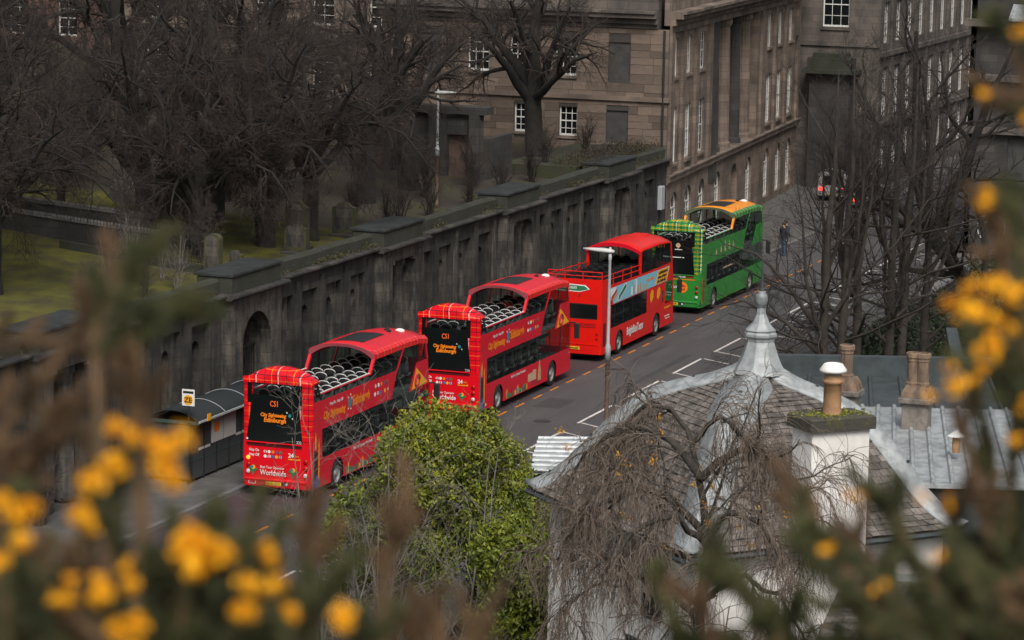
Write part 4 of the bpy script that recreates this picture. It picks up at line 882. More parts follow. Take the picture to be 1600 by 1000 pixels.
    for i, (x, h) in enumerate(((4.0, .35), (4.25, .45), (4.6, .6), (4.85, .3), (5.2, .35), (5.6, .25), (6.0, .22))):
        side1(B, 'banner_tower', [(x, 2.34), (x+.2, 2.34), (x+.2, 2.34+h), (x+.1, 2.38+h), (x, 2.34+h)], ('white_paint', 'lead_light', 'white_paint', 'tan_print', 'tan_print', 'sand_print', 'tan_print')[i], off=.008)
    side1(B, 'banner_lettering', [(7.5, 2.34), (9.2, 2.36), (9.5, 2.93), (7.9, 2.94)], 'yellow_print', off=.007); print_marks(B, 'side', 7.95, 9.25, 2.76, .12, 'black_plastic', 15); print_marks(B, 'side', 7.8, 9.1, 2.58, .12, 'black_plastic', 16); print_marks(B, 'side', 7.68, 8.95, 2.4, .12, 'black_plastic', 17); print_marks(B, 'side', 6.2, 7.3, 2.66, .14, 'orange_print', 18, .01)
    stext(B, 'BrightBusTours', 3.45, .68, .47, 'white_paint', bold=.02, sx=.78)
    for x0 in (6.75, 7.75): side1(B, 'yellow_sign', [(x0, 1.75), (x0+.2, 1.62), (x0+.5, 1.85), (x0+.5, 2.1), (x0+.3, 2.2), (x0+.05, 2.05)], 'yellow_print', off=.006)
    print_marks(B, 'side', 8.9, 9.85, 1.08, .11, 'yellow_print', 19); print_marks(B, 'side', 8.95, 9.75, .72, .06, 'white_paint', 20); print_marks(B, 'side', 9.05, 9.7, .6, .06, 'white_paint', 21)
    side1(B, 'fuel_flap', [(8.55, 1.45), (8.75, 1.44), (8.75, 1.95), (8.55, 1.96)], 'black_gloss', off=.005)
    return B
BUS3 = bright_bus((30.45, 0, 0))

# ------------------------------------------------------------------ people
def person(name, label, loc, rz, jacket, trousers, seated=False, hat=False, group=None):
    """one continuous skinned body, then coloured by body zone"""
    j = {'pelvis': (0, 0, .95), 'belly': (0, 0, 1.12), 'chest': (.01, 0, 1.34), 'neck': (.0, 0, 1.5), 'head': (.02, 0, 1.62), 'crown': (.01, 0, 1.74)}
    e = [('pelvis', 'belly'), ('belly', 'chest'), ('chest', 'neck'), ('neck', 'head'), ('head', 'crown')]
    rad = {'pelvis': .15, 'belly': .14, 'chest': .155, 'neck': .06, 'head': .095, 'crown': .07}
    for s, t in ((1, 'l'), (-1, 'r')):
        j.update({'sh'+t: (0, .19*s, 1.42), 'el'+t: (-.03, .27*s, 1.15), 'wr'+t: (.06, .27*s, .92), 'ha'+t: (.09, .26*s, .83), 'hi'+t: (0, .1*s, .9)})
        if seated:
            j.update({'kn'+t: (.42, .12*s, .9), 'an'+t: (.45, .12*s, .5), 'to'+t: (.6, .12*s, .46), 'wr'+t: (.2, .2*s, 1.02), 'ha'+t: (.28, .18*s, 1.0)})
        else: j.update({'kn'+t: (.04*s, .11*s, .5), 'an'+t: (.06*s-.03, .11*s, .08), 'to'+t: (.06*s+.12, .12*s, .04)})
        e += [('chest', 'sh'+t), ('sh'+t, 'el'+t), ('el'+t, 'wr'+t), ('wr'+t, 'ha'+t), ('pelvis', 'hi'+t), ('hi'+t, 'kn'+t), ('kn'+t, 'an'+t), ('an'+t, 'to'+t)]
        rad.update({'sh'+t: .085, 'el'+t: .06, 'wr'+t: .045, 'ha'+t: .04, 'hi'+t: .11, 'kn'+t: .075, 'an'+t: .055, 'to'+t: .045})
    ks = list(j); me = bpy.data.meshes.new('body'); me.from_pydata([j[k] for k in ks], [(ks.index(a), ks.index(b)) for a, b in e], [])
    o = bpy.data.objects.new('body', me); COL.objects.link(o)
    o.modifiers.new('skin', 'SKIN'); sv = me.skin_vertices[0].data
    for i, k in enumerate(ks): sv[i].radius = (rad[k], rad[k]*(.85 if k in ('pelvis', 'belly', 'chest') else 1))
    sv[0].use_root = True
    sb = o.modifiers.new('sub', 'SUBSURF'); sb.levels = 2; sb.render_levels = 2
    bpy.context.view_layer.update(); ev = bpy.data.meshes.new_from_object(o.evaluated_get(bpy.context.evaluated_depsgraph_get()))
    bpy.data.objects.remove(o); ev.materials.clear()
    for m in ('skin', jacket, trousers, 'black_plastic'): ev.materials.append(MATS[m])
    for p in ev.polygons:
        c = p.center; hand = abs(c.y) > .14 and (c - Vector(j['hal' if c.y > 0 else 'har'])).length < .075
        p.material_index = 0 if c.z > 1.5 or hand else 3 if (c.z < .09 and not seated) else 1 if (c.z > .93 and not (seated and c.x > .12 and abs(c.y) < .17)) else 2; p.use_smooth = True
    P = thing(name, label, 'person', loc, rz, group); link('body', ev, P)
    MB().loft([[(.0+r_*math.cos(a)*.95-.01, r_*math.sin(a), z) for a in [k*math.pi/6 for k in range(12)]] for r_, z in ((.1, 1.63), (.11, 1.69), (.105, 1.75), (.07, 1.8), (.01, 1.81))]).obj('hat' if hat else 'hair', 'hair', P, True)
    for s in (-1, 1): MB().lathe([(.001, -.006), (.011, 0), (.001, .006)], 6, (.105, .035*s, 1.655), 'x').obj('eye', 'black_plastic', P)
    MB().lathe([(.018, 0), (.001, .03)], 6, (.105, 0, 1.62), 'x').obj('nose', 'skin', P)
    return P
person('person', 'passenger in a red jacket and dark cap seated upstairs under the bus roof', (15.75+7.35, 1.62, 1.93), 0, 'jacket_red', 'jeans', True, True)
person('person', 'passenger in an orange jacket seated upstairs behind the cabin window', (15.75+6.85, .88, 1.93), 0, 'jacket_orange', 'jacket_dark', True)
person('person', 'pedestrian in dark coat and blue jeans waiting beyond the green bus', (67.2, 2.0, .005), 2.6, 'jacket_dark', 'jeans')
person('person', 'pedestrian in black clothes standing at the kerb past the green bus', (68.3, 2.2, .005), -.6, 'jacket_dark', 'jacket_dark')

# ------------------------------------------------------------------ cars beyond the buses
def car(name, label, cat, loc, L, W_, H, m, van=False):
    C_ = thing(name, label, cat, loc); h = W_/2; bl = H*.52
    prof = [(-L/2, .35), (-L/2-.03, bl*.7), (-L/2+.05, bl), (-L/2+(.1 if van else .55), H*.96), (-L/2+(.3 if van else 1.2), H), (L*.12, H), (L*.27, bl+.06), (L/2-.15, bl*.85), (L/2, bl*.5), (L/2-.05, .33)]
    rings = []
    for yy, ins in ((-h, .1), (-h*.97, 0), (-h*.6, -.0), (h*.6, 0), (h*.97, 0), (h, .1)):
        rings.append([(x*(1-ins*.1), yy*(1-(.14 if (z > bl and not van) else .03 if z > bl else 0)), z-(ins*.3 if z > H*.9 else 0)) for x, z in prof])
    MB().loft(rings).obj('body', m, C_)
    rx = -L/2+(.07 if van else .3)
    MB().loft([[(-L/2+(.055 if van else .12)-.02, -h*.72, bl+.1), (-L/2+(.085 if van else .42)-.02, -h*.66, H*.9)], [(-L/2+(.055 if van else .12)-.02, h*.72, bl+.1), (-L/2+(.085 if van else .42)-.02, h*.66, H*.9)]], close=False).obj('rear_window', 'black_gloss', C_)
    for s in (-1, 1):
        MB().cbox(-L/2-.06, -L/2+.05, s*h*.78-.11, s*h*.78+.11, bl*.72, bl*.95, .02).obj('tail_light', 'tail_lit', C_)
        MB().prism([(-L*.3, s*h*.885, bl+.08), (L*.2, s*h*.885, bl+.08), (L*.1, s*h*.86, H*.9), (-L*.2, s*h*.86, H*.9)], (0, s*.03, 0)).obj('side_window', 'black_gloss', C_)
        for x in (-L*.3, L*.3):
            w_ = MB().lathe([(.15, 0), (.31, .0), (.33, .05), (.33, .17), (.3, .2), (.15, .2)], 18, (x, s*h-.1-.0 if s < 0 else h-.1, .33), 'y').obj('wheel', 'rubber', C_, True)
    MB().box(-L/2-.045, -L/2-.02, -.26, .26, bl*.45, bl*.58).obj('number_plate', 'plate_yellow', C_)
    return C_
car('parked_car', 'pale grey hatchback with both tail lights glowing red further up the street', 'car', (91, 2.75, .004), 4.2, 1.8, 1.5, 'car_grey')
car('parked_van', 'small white van with red tail lights close to the sandstone building', 'van', (94, 5.6, .125), 4.4, 1.85, 1.75, 'van_white', True)

# ------------------------------------------------------------------ street lamps, signs, shelter
def street_lamp(loc, label, h, arm, sgn):
    S = thing('street_lamp', label, 'street lamp', loc)
    MB().lathe([(.11, 0), (.11, .25), (.085, .35), (.08, h*.46), (.1, h*.462), (.1, h*.53), (.065, h*.545)], 12).obj('lower_post', 'post_brown', S, True)
    MB().lathe([(.105, h*.463), (.105, h*.53), (.06, h*.55), (.05, h-.25), (.065, h-.2), (.065, h)], 12).obj('upper_post', 'steel_grey', S, True)
    rings = []
    for t, wd, tk in ((-.15, .07, .05), (0, .14, .09), (.3*arm, .17, .09), (.7*arm, .15, .06), (arm, .06, .03)):
        y = sgn*t; z = h+.08+.05*t
        rings.append([(-wd, y, z), (-wd*.6, y, z+tk), (wd*.6, y, z+tk), (wd, y, z), (wd*.6, y, z-tk*.6), (-wd*.6, y, z-tk*.6)])
    MB().loft(rings).obj('lamp_head', 'lamp_head', S, True)
    MB().lathe([(.05, h+.1), (.05, h+.22), (.001, h+.24)], 10).obj('light_sensor', 'lamp_head', S); return S
street_lamp((11.72, -6.4, .12), 'grey street lamp with brown lower post standing beside the parking bays', 7.15, 1.0, 1)
street_lamp((36.6, 9.9, 5.3), 'slim street lamp standing in the cemetery behind the sooty wall', 5.1, .85, -1)
SH = thing('bus_shelter', 'dark grey bus shelter with barrel roof and white posters behind the rearmost bus', 'bus shelter', (.4, 4.6, .12))
n = 10; rings = []
for x in (0, 8.4):
    r_ = [(x, -.28+1.9*i/n, 2.12+.36*math.sin(math.pi*(i/n))**.8) for i in range(n+1)]; rings.append(r_+[(x, y, z-.04) for _, y, z in r_[::-1]])
MB().loft(rings).obj('roof', 'shelter_grey', SH, True)
for x in (2.1, 4.2, 6.3): MB().tube([(x, -.28+1.9*i/n, 2.14+.36*math.sin(math.pi*(i/n))**.8) for i in range(n+1)], .012, 5).obj('roof_rib', 'steel_grey', SH)
MB().tube([(-.02, -.28+1.9*i/n, 2.1+.36*math.sin(math.pi*(i/n))**.8) for i in range(n+1)], .035, 6).obj('end_arch', 'shelter_grey', SH)
MB().box(-.02, 8.42, -.33, -.285, 2.06, 2.13).obj('front_gutter', 'steel_grey', SH); MB().box(-.03, .03, -.28, 1.62, 2.0, 2.11).obj('end_beam', 'green_trim', SH)
for i in range(9):
    x = .45+1.0*i-.5
    MB().box(max(x, .0), max(x, .0)+.06, -.03, .03, 0, 2.1).obj('post', 'iron', SH)
    if i < 8: MB().box(max(x, 0)+.062, x+.998, -.012, .012, .1, 2.05).obj('panel', 'shelter_glass', SH); MB().box(max(x, 0)+.062, x+.998, -.02, -.0125, .72, .76).obj('panel_band', 'green_trim', SH)
for x in (1.57, 2.57): MB().box(x, x+.92, -.04, -.013, 1.1, 2.03).obj('poster', 'poster_white', SH)
MB().box(1.75, 2.15, -.046, -.0405, 1.45, 1.78).obj('notice', 'orange_print', SH)
for x in (.55, 3.56): MB().box(x, x+.9, -.03, -.013, 1.02, 1.1).obj('white_stripe', 'poster_white', SH)
MB().box(.02, .05, .06, 1.5, .1, 2.05).obj('end_panel', 'shelter_glass', SH); MB().box(.05, 8.4, 1.5, 1.55, .1, 2.1).obj('back_panel', 'shelter_glass', SH)
MB().box(.55, .8, -.36, -.335, 2.06, 2.3).obj('sticker', 'yellow_print', SH)
def stop_sign(loc, label, s, w_, h_):
    S = thing('bus_stop_sign', label, 'sign', loc)
    MB().tube([(0, 0, 0), (0, 0, 3.3)], .028, 8).obj('post', 'iron', S)
    MB().box(-.045, -.025, -w_/2, w_/2, 2.72, 2.72+h_).obj('board', 'white_paint', S)
    MB().box(-.05, -.046, -w_/2+.04, w_/2-.04, 2.72+h_-.14, 2.72+h_-.06).obj('board_band', 'black_plastic', S)
    MB().prism(disc(0, 2.92 if s else 2.85, .17 if s else .1, -.052, 20), (.005, 0, 0)).obj('disc', 'yellow_print', S)
    if s: link('lettering', text_mesh(s, .24, .006, 0, 'black_plastic', 1, 'CENTER'), S, (-.058, 0, 2.84), ROT_REAR)
    return S
stop_sign((.05, 4.52, .12), 'bus stop sign with yellow disc reading ZE above the shelter', 'ZE', .46, .56)
stop_sign((48.1, 4.3, .12), 'small white bus stop flag with yellow mark above the plain scarlet bus', '', .5, .3)

# ------------------------------------------------------------------ cemetery furniture
def headstone(loc, label, w_, h_, t_, style):
    S = thing('headstone', label, 'headstone', loc, group='headstones along the cemetery edge')
    n = 12
    if style == 'round': top = [(w_/2*math.cos(math.pi*i/n), h_-w_*.32+w_*.32*math.sin(math.pi*i/n)) for i in range(n+1)]
    elif style == 'ogee': top = [(w_/2, h_*.86), (w_*.42, h_*.87), (w_*.3, h_*.9), (w_*.2, h_*.97), (0, h_), (-w_*.2, h_*.97), (-w_*.3, h_*.9), (-w_*.42, h_*.87), (-w_/2, h_*.86)]
    else: top = [(w_/2, h_*.95), (w_*.3, h_), (-w_*.3, h_), (-w_/2, h_*.95)]
    pts = [(w_/2, -.3)]+top+[(-w_/2, -.3)]
    MB().prism([(0, y, z) for y, z in pts], (t_, 0, 0)).obj('slab', 'moss_stone', S); MB().cbox(-.12, t_+.12, -w_/2-.12, w_/2+.12, -.3, .15, .03).obj('plinth', 'dark_stone', S)
    MB().prism([(-.006, y*.8, .3+(z-.0)*.78) for y, z in pts if z > 0]+[(-.006, -w_*.4, .32), (-.006, w_*.4, .32)], (.005, 0, 0)).obj('inscription_panel', 'soot_stone_worn', S)
    return S
headstone((20.6, 9.7, czh(20.6, 9.7)), 'tall mossy headstone with shaped top above the wall between two trunks', .95, 2.0, .3, 'ogee')
headstone((19.4, 9.2, czh(19.4, 9.2)), 'short stepped headstone standing in front of the tall mossy one', .95, 1.25, .25, 'ogee')
headstone((25.2, 9.6, czh(25.2, 9.6)), 'broad mossy headstone with pointed crest beside the wall capstone', 1.0, 1.45, .28, 'ogee')
headstone((12.1, 9.4, czh(12.1, 9.4)), 'slim round-topped headstone at the end of the iron railing', .62, 1.65, .35, 'round')
headstone((14.4, 9.5, czh(14.4, 9.5)), 'small dark broken headstone near the end of the iron railing', .5, .6, .3, 'flat')
CM = thing('column_monument', 'pale weathered round stone monument beneath the cemetery trees', 'monument', (27.2, 19.8, czh(27.2, 19.8)))
MB().lathe([(1.5, -.3), (1.5, .5), (1.25, .6), (1.2, 3.8), (1.3, 4.0), (1.3, 4.3)], 20).obj('drum', 'grey_stone', CM, True); MB().lathe([(1.6, 4.302), (1.6, 4.6), (.8, 4.9)], 20).obj('cornice', 'dark_stone', CM, True)
C2 = thing('tomb_block', 'dark stone tomb block with pale cap among the cemetery trees', 'tomb', (24.0, 16.0, czh(24, 16)))
MB().cbox(-.9, .9, -1.2, 1.2, -.3, 2.3, .05).obj('tomb_body', 'dark_stone', C2); MB().cbox(-1.05, 1.05, -1.35, 1.35, 2.302, 2.5, .04).obj('capstone', 'slab_stone', C2)
FN = thing('iron_railing', 'black iron railing on a low kerb above the cemetery wall', 'railing', (0, 0, 0))
p0, p1 = np.array([12.6, 9.6]), np.array([13.6, 16.5]); bar = MB().tube([(0, 0, 0), (0, 0, 1.25)], .014, 5).lathe([(.022, 1.25), (.001, 1.36)], 5).mesh('bar', 'iron'); nb = 46
for i in range(nb):
    q = p0+(p1-p0)*i/(nb-1); link('bar', bar, FN, (q[0], q[1], czh(*q)+.3))
for hz in (.4, 1.4): MB().tube([(p0[0], p0[1], czh(*p0)+hz), (p1[0], p1[1], czh(*p1)+hz)], .02, 5).obj('rail', 'iron', FN)
MB().prism([(p0[0]-.15, p0[1], czh(*p0)-.3), (p0[0]+.15, p0[1], czh(*p0)-.3), (p0[0]+.15, p0[1], czh(*p0)+.3), (p0[0]-.15, p0[1], czh(*p0)+.3)], (p1[0]-p0[0], p1[1]-p0[1], czh(*p1)-czh(*p0))).obj('kerb', 'parapet_stone', FN)
PW = thing('enclosure_wall', 'low dark enclosure wall with pale coping crossing the cemetery grass', 'wall', (0, 0, 0))
for (a, b) in (((15.0, 13.2), (15.3, 26)), ((18.5, 15.0), (17.5, 30))):
    za, zb = czh(*a), czh(*b)
    MB().prism([(a[0], a[1], za-.3), (a[0]+.4, a[1], za-.3), (a[0]+.4, a[1], za+.8), (a[0], a[1], za+.8)], (b[0]-a[0], b[1]-a[1], zb-za)).obj('wall_run', 'dark_stone', PW)
    MB().prism([(a[0]-.06, a[1], za+.802), (a[0]+.46, a[1], za+.802), (a[0]+.46, a[1], za+.92), (a[0]-.06, a[1], za+.92)], (b[0]-a[0], b[1]-a[1], zb-za)).obj('coping', 'kerb_stone', PW)

# ------------------------------------------------------------------ retaining wall of the far pavement and garden
RWL = thing('garden_retaining_wall', 'ivy-grown dark retaining wall below the parking bays', 'wall', (0, 0, 0))
MB().box(20, 72, -8.75, -8.302, -3.6, .35).obj('wall_run', 'dark_stone', RWL); MB().cbox(20, 72, -8.82, -8.24, .352, .47, .03).obj('coping', 'kerb_stone', RWL)
for x in range(24, 72, 6): MB().box(x, x+.6, -9.0, -8.752, -3.6, .2).obj('buttress', 'dark_stone', RWL)
rg = np.random.default_rng(9); n = 16000
cx = rg.uniform(36, 70, 60); cz = rg.uniform(-3.2, .4, 60); ci = rg.integers(0, 60, n)
pt = np.stack([cx[ci]+rg.normal(0, .9, n), -8.9-np.abs(rg.normal(0, .25, n)), np.minimum(cz[ci]+rg.normal(0, .5, n), .75)], 1)
V, F = leaf_cloud(n, pt, .11, rg); tag(link('wall_ivy', npmesh('wall_ivy', V, F, 'leaf_dark')), 'dark ivy hanging over the garden retaining wall', 'ivy', kind='stuff')
tag(MB().add([(-2, -60, -3.38), (60, -60, -3.38), (60, -14, -3.38), (-2, -14, -3.38)], [(0, 1, 2, 3)]).obj('garden_lawn', 'grass'), kind='structure')

# ------------------------------------------------------------------ house with the bell-shaped slate roof
HX, HY = -28.0, -22.85; RD = 5.37
H = thing('white_house', 'white rendered house with swept bell-shaped slate roof and lead finial', 'house', (HX, HY, 0))
PR_R = np.array([0, .06, .1, .2, .357, .45, .53, .64, .73, .81, .9, .96, 1.0]); PR_Z = np.array([10.95, 10.62, 10.43, 10.2, 9.97, 9.78, 9.55, 9.03, 8.52, 8.04, 7.64, 7.46, 7.36])
def rz_(r): return np.interp(r, PR_R, PR_Z)
cor = [np.array(c, float) for c in ((0, 1), (-1, 0), (0, -.88), (.95, 0))]
def rp(k, r, t):
    q = RD*r*((1-t)*cor[k]+t*cor[(k+1) % 4]); return np.array([q[0], q[1], rz_(r)])
wd = RD-.55
MB().prism([(c[0]*wd, c[1]*wd, -.6) for c in cor], (0, 0, 7.95)).obj('wall', 'render_white', H)
base = MB()                                    # boarding under the slates
for k in range(4):
    rings = [[tuple(rp(k, r, t)-[0, 0, .05]) for t in (0, 1)] for r in PR_R[1:]]; base.loft(rings, close=False)
base.prism([(c[0]*RD, c[1]*RD, 7.2) for c in cor], (0, 0, .09)); base.obj('roof_boarding', 'gable_dark', H)
MB_g = MB()
for k in range(4):
    a, b = cor[k]*(RD+.02), cor[(k+1) % 4]*(RD+.02); MB_g.tube([(a[0], a[1], 7.27), (b[0], b[1], 7.27)], .06, 6)
MB_g.obj('gutter', 'lead_dark', H)
# slates: courses measured along the slope
rs = np.linspace(.05, 1, 400); P_ = np.array([rp(0, r, .5) for r in rs]); arc = np.concatenate([[0], np.cumsum(np.linalg.norm(np.diff(P_, axis=0), axis=1))])
rr2 = random.Random(21); slates = []; CO = .165
ncourse = int(arc[-1]/CO)
for k in range(4):
    for i in range(ncourse):
        s1 = arc[-1]-i*CO; s0 = max(0, s1-CO*1.25); r1 = np.interp(s1, arc, rs); r0 = np.interp(s0, arc, rs); width = RD*r1*math.sqrt(2)
        ns = max(1, int(width/.235)); tt = [max(0, min(1, (j+(.5 if i % 2 else 0)+rr2.uniform(-.06, .06))/ns)) for j in range(-1, ns+2)]
        tt = sorted(set([0, 1]+[t for t in tt if 0 < t < 1]))
        for t0, t1 in zip(tt, tt[1:]):
            if t1-t0 < .012: continue
            g = .008/width; lift = rr2.uniform(.022, .038)+(.02 if rr2.random() < .1 else 0); dr = rr2.uniform(-.006, .006)
            a, b, c, d = rp(k, r1+dr/RD, t0+g), rp(k, r1+dr/RD, t1-g), rp(k, r0, t1-g), rp(k, r0, t0+g)
            nn = np.cross(b-a, d-a); nn /= np.linalg.norm(nn)
            if nn[2] < 0: nn = -nn
            slates.append((k, r1, (t0+t1)/2, [a+nn*lift, b+nn*lift, c+nn*.004, d+nn*.004, a+nn*(lift-.024), b+nn*(lift-.024)]))
SF = [(0, 1, 2, 3), (0, 4, 5, 1), (0, 3, 4), (1, 5, 2)]
vis = [s for s in slates if (s[0] == 1 and (.3 < s[2] < .93)) or (s[0] == 0 and s[1] > .45)]
vis.sort(key=lambda s: -(s[1] if s[0] == 1 else s[1]-.28)); pick = set(id(s) for s in vis[:300]); joined = MB()
for s in slates:
    if id(s) in pick: MB().add(s[3], SF).obj('slate', 'slate', H)
    else: joined.add(s[3], SF)
tag(joined.obj('slates', 'slate_joined', H), kind='stuff')
# lead hips with rolled centre
for k in range(4):
    rings = []
    for r in np.linspace(.05, 1.015, 30):
        wv = .72 if k == 1 else .46; wv = wv*(1.15 if r < .5 else 1); c = cor[k]*RD*r; z = rz_(min(r, 1))
        e1 = cor[(k+1) % 4]-cor[k]; e2 = cor[k-1]-cor[k]; f_ = min(wv/ (1.414*RD*max(r, .02)), .45)
        L1 = cor[k]*RD*r+e1*RD*r*f_; L2 = cor[k]*RD*r+e2*RD*r*f_
        L1a = cor[k]*RD*r+e1*RD*r*f_*.3; L2a = cor[k]*RD*r+e2*RD*r*f_*.3
        rings.append([(L1[0], L1[1], z-.01), (L1[0], L1[1], z+.075), (L1a[0], L1a[1], z+.085), (c[0], c[1], z+.15), (L2a[0], L2a[1], z+.085), (L2[0], L2[1], z+.075), (L2[0], L2[1], z-.01)])
    MB().loft(rings).obj('lead_hip', 'lead', H, True)
    for r in (.28, .5, .72, .9):
        c = cor[k]*RD*r; z = rz_(r)
        MB().cbox(c[0]-.035, c[0]+.035, c[1]-.035, c[1]+.035, z+.1, z+.165, .01).obj('lead_clip', 'lead_dark', H)
MB().lathe([(.62, 10.42), (.5, 10.62), (.42, 10.8), (.31, 11.12), (.32, 11.14), (.32, 11.2)], 8).obj('lead_cap', 'lead', H)
FI = MB().lathe([(.34, 11.2), (.37, 11.24), (.37, 11.29), (.33, 11.33), (.35, 11.37), (.30, 11.41), (.2, 11.52), (.115, 11.72), (.09, 11.86), (.12, 11.9)], 8).obj('finial', 'lead', H)
MB().lathe([(.08, 11.88), (.125, 11.95), (.14, 12.03), (.135, 12.07), (.14, 12.09), (.115, 12.16), (.08, 12.19), (.09, 12.22), (.05, 12.23)], 16).obj('ball', 'lead', FI, True); MB().lathe([(.055, 12.24), (.04, 12.3), (.006, 13.1)], 8).obj('spike', 'lead_dark', FI)
# windows of the white house: left front wall
def face_pt(k, t, z, off=0):
    a, b = cor[k]*wd, cor[(k+1) % 4]*wd; nrm = (cor[k]+cor[(k+1) % 4])/math.sqrt(2); q = a+(b-a)*t+nrm*off; return np.array([q[0], q[1], z])
for k, t, z0, z1, w_ in ((0, .60, 3.3, 4.9, 1.0), (1, .25, 3.2, 4.9, 1.0), (0, .7, 5.6, 6.5, .7)):
    U_ = (cor[(k+1) % 4]-cor[k])/math.sqrt(2); N_ = (cor[k]+cor[(k+1) % 4])/math.sqrt(2)
    o_ = face_pt(k, t, z0, .03); WN = MB(); frame_to(WN.box(0, w_, 0, z1-z0, -.02, .02), o_, (*U_, 0), (*N_, 0)); wo = WN.obj('window', 'black_gloss', H)
    FRM = MB()
    for b in ((-.06, 0, -.06, z1-z0+.06), (w_, w_+.06, -.06, z1-z0+.06), (0, w_, -.06, 0), (0, w_, z1-z0, z1-z0+.06), (w_/2-.025, w_/2+.025, 0, z1-z0)): FRM.box(b[0], b[1], b[2], b[3], -.02, .05)
    frame_to(FRM, o_, (*U_, 0), (*N_, 0)).obj('frame', 'lead_dark', wo)
# chimney
ck = MB(); U_ = np.array([.7071, -.7071]); N_ = np.array([-.7071, -.7071]); cc = np.array([-30.55-HX, -25.15-HY])
def cbx(name, u, n0, z0, z1, m, ch=.02, parent=None):
    mb = MB().cbox(-u, u, -n0, n0, z0, z1, ch); mb.v = [(cc[0]+U_[0]*x+N_[0]*y, cc[1]+U_[1]*x+N_[1]*y, z) for x, y, z in mb.v]; return mb.obj(name, m, parent or H)
stk = cbx('chimney', .70, .42, 7.0, 9.82, 'render_white'); cbx('chimney_cope', .80, .52, 9.822, 10.1, 'cope_mossy', .03, stk)
po = MB().lathe([(.2, 10.1), (.195, 10.12), (.185, 10.75), (.22, 10.77), (.22, 10.83), (.19, 10.86), (.2, 10.92), (.175, 10.94)], 18, (cc[0], cc[1], 0)).obj('chimney_pot', 'terracotta', stk, True)
MB().lathe([(.16, 10.93), (.16, 11.02), (.29, 11.0), (.29, 11.05), (.2, 11.17), (.17, 11.18), (.15, 11.12), (.001, 11.12)], 18, (cc[0], cc[1], 0)).obj('pot_cowl', 'white_paint', stk, True)
rg = np.random.default_rng(2); n = 500; ra = rg.normal(0, .22, (n, 2)); pt = np.stack([cc[0]+U_[0]*ra[:, 0]*1.7+N_[0]*ra[:, 1], cc[1]+U_[1]*ra[:, 0]*1.7+N_[1]*ra[:, 1], np.full(n, 10.115)], 1)
V, F = leaf_cloud(n, pt, .03, rg); tag(link('moss', npmesh('moss', V, F, 'leaf_bright'), stk), kind='stuff')

# ------------------------------------------------------------------ outbuildings with lead roofs behind the house
def lead_roof(name, label, pts, z, drop, m, seams, wallm='dark_stone', base=-3.5):
    """shed: quad plan pts (front-left, front-right, back-right, back-left), roof falls by drop to the front"""
    B = thing(name, label, 'outbuilding', (pts[0][0], pts[0][1], 0)); o = np.array(pts[0]); q = [np.array(p)-o for p in pts]
    zz = [z-drop, z-drop, z, z]; V = [(q[i][0], q[i][1], zz[i]) for i in range(4)]
    MB().add([(a[0], a[1], base) for a in V]+[(a[0], a[1], a[2]-.02) for a in V], [(0, 1, 5, 4), (1, 2, 6, 5), (2, 3, 7, 6), (3, 0, 4, 7)]).obj('wall', wallm, B)
    c = np.mean(V, axis=0); E_ = [tuple(np.array(v)+(np.array(v)-c)*.05*np.array([1, 1, 0])) for v in V]
    MB().prism(E_, (0, 0, .08)).obj('roof', m, B)
    for i in range(seams+1):
        t = i/seams; a = np.array(E_[0])*(1-t)+np.array(E_[1])*t; b = np.array(E_[3])*(1-t)+np.array(E_[2])*t
        MB().tube([tuple(a+[0, 0, .1]), tuple(b+[0, 0, .1])], .06, 6).obj('seam', m, B)
    return B
lead_roof('lead_roofed_shed', 'outbuilding with pale ribbed lead roof behind the white house', [(-24.4, -23.9), (-22.6, -29.2), (-15.0, -27.0), (-16.6, -22.2)], 7.6, .3, 'lead', 13, 'lead_dark')
lead_roof('flat_roofed_outbuilding', 'outbuilding with dark flat lead roof and two stone chimneys', [(-19.9, -21.0), (-18.0, -26.6), (-9.5, -24.2), (-11.2, -19.0)], 7.35, .12, 'lead_dark', 7)
lead_roof('low_ribbed_lean_to', 'lean-to with pale ribbed metal roof beside the ivy bush', [(-11.9, -12.2), (-16.0, -13.4), (-15.0, -18.0), (-10.0, -16.6)], 5.1, .0, 'lead_light', 7, 'lead_dark')
PB = thing('roof_parapet', 'dark parapet coping bounding the flat lead roof', 'parapet', (0, 0, 0))
for a, b in (((-11.3, -18.6, 7.75), (-9.2, -24.3, 7.75)), ((-9.4, -23.4, 7.75), (-4.6, -22.2, 7.8))):
    d_ = np.array(b)-np.array(a); nrm = np.array([-d_[1], d_[0], 0])/np.hypot(d_[0], d_[1])*.16
    MB().prism([tuple(np.array(a)-nrm-[0, 0, 11]), tuple(np.array(a)+nrm-[0, 0, 11]), tuple(np.array(a)+nrm+[0, 0, .25]), tuple(np.array(a)-nrm+[0, 0, .25])], tuple(d_)).obj('coping_run', 'lead_dark', PB)
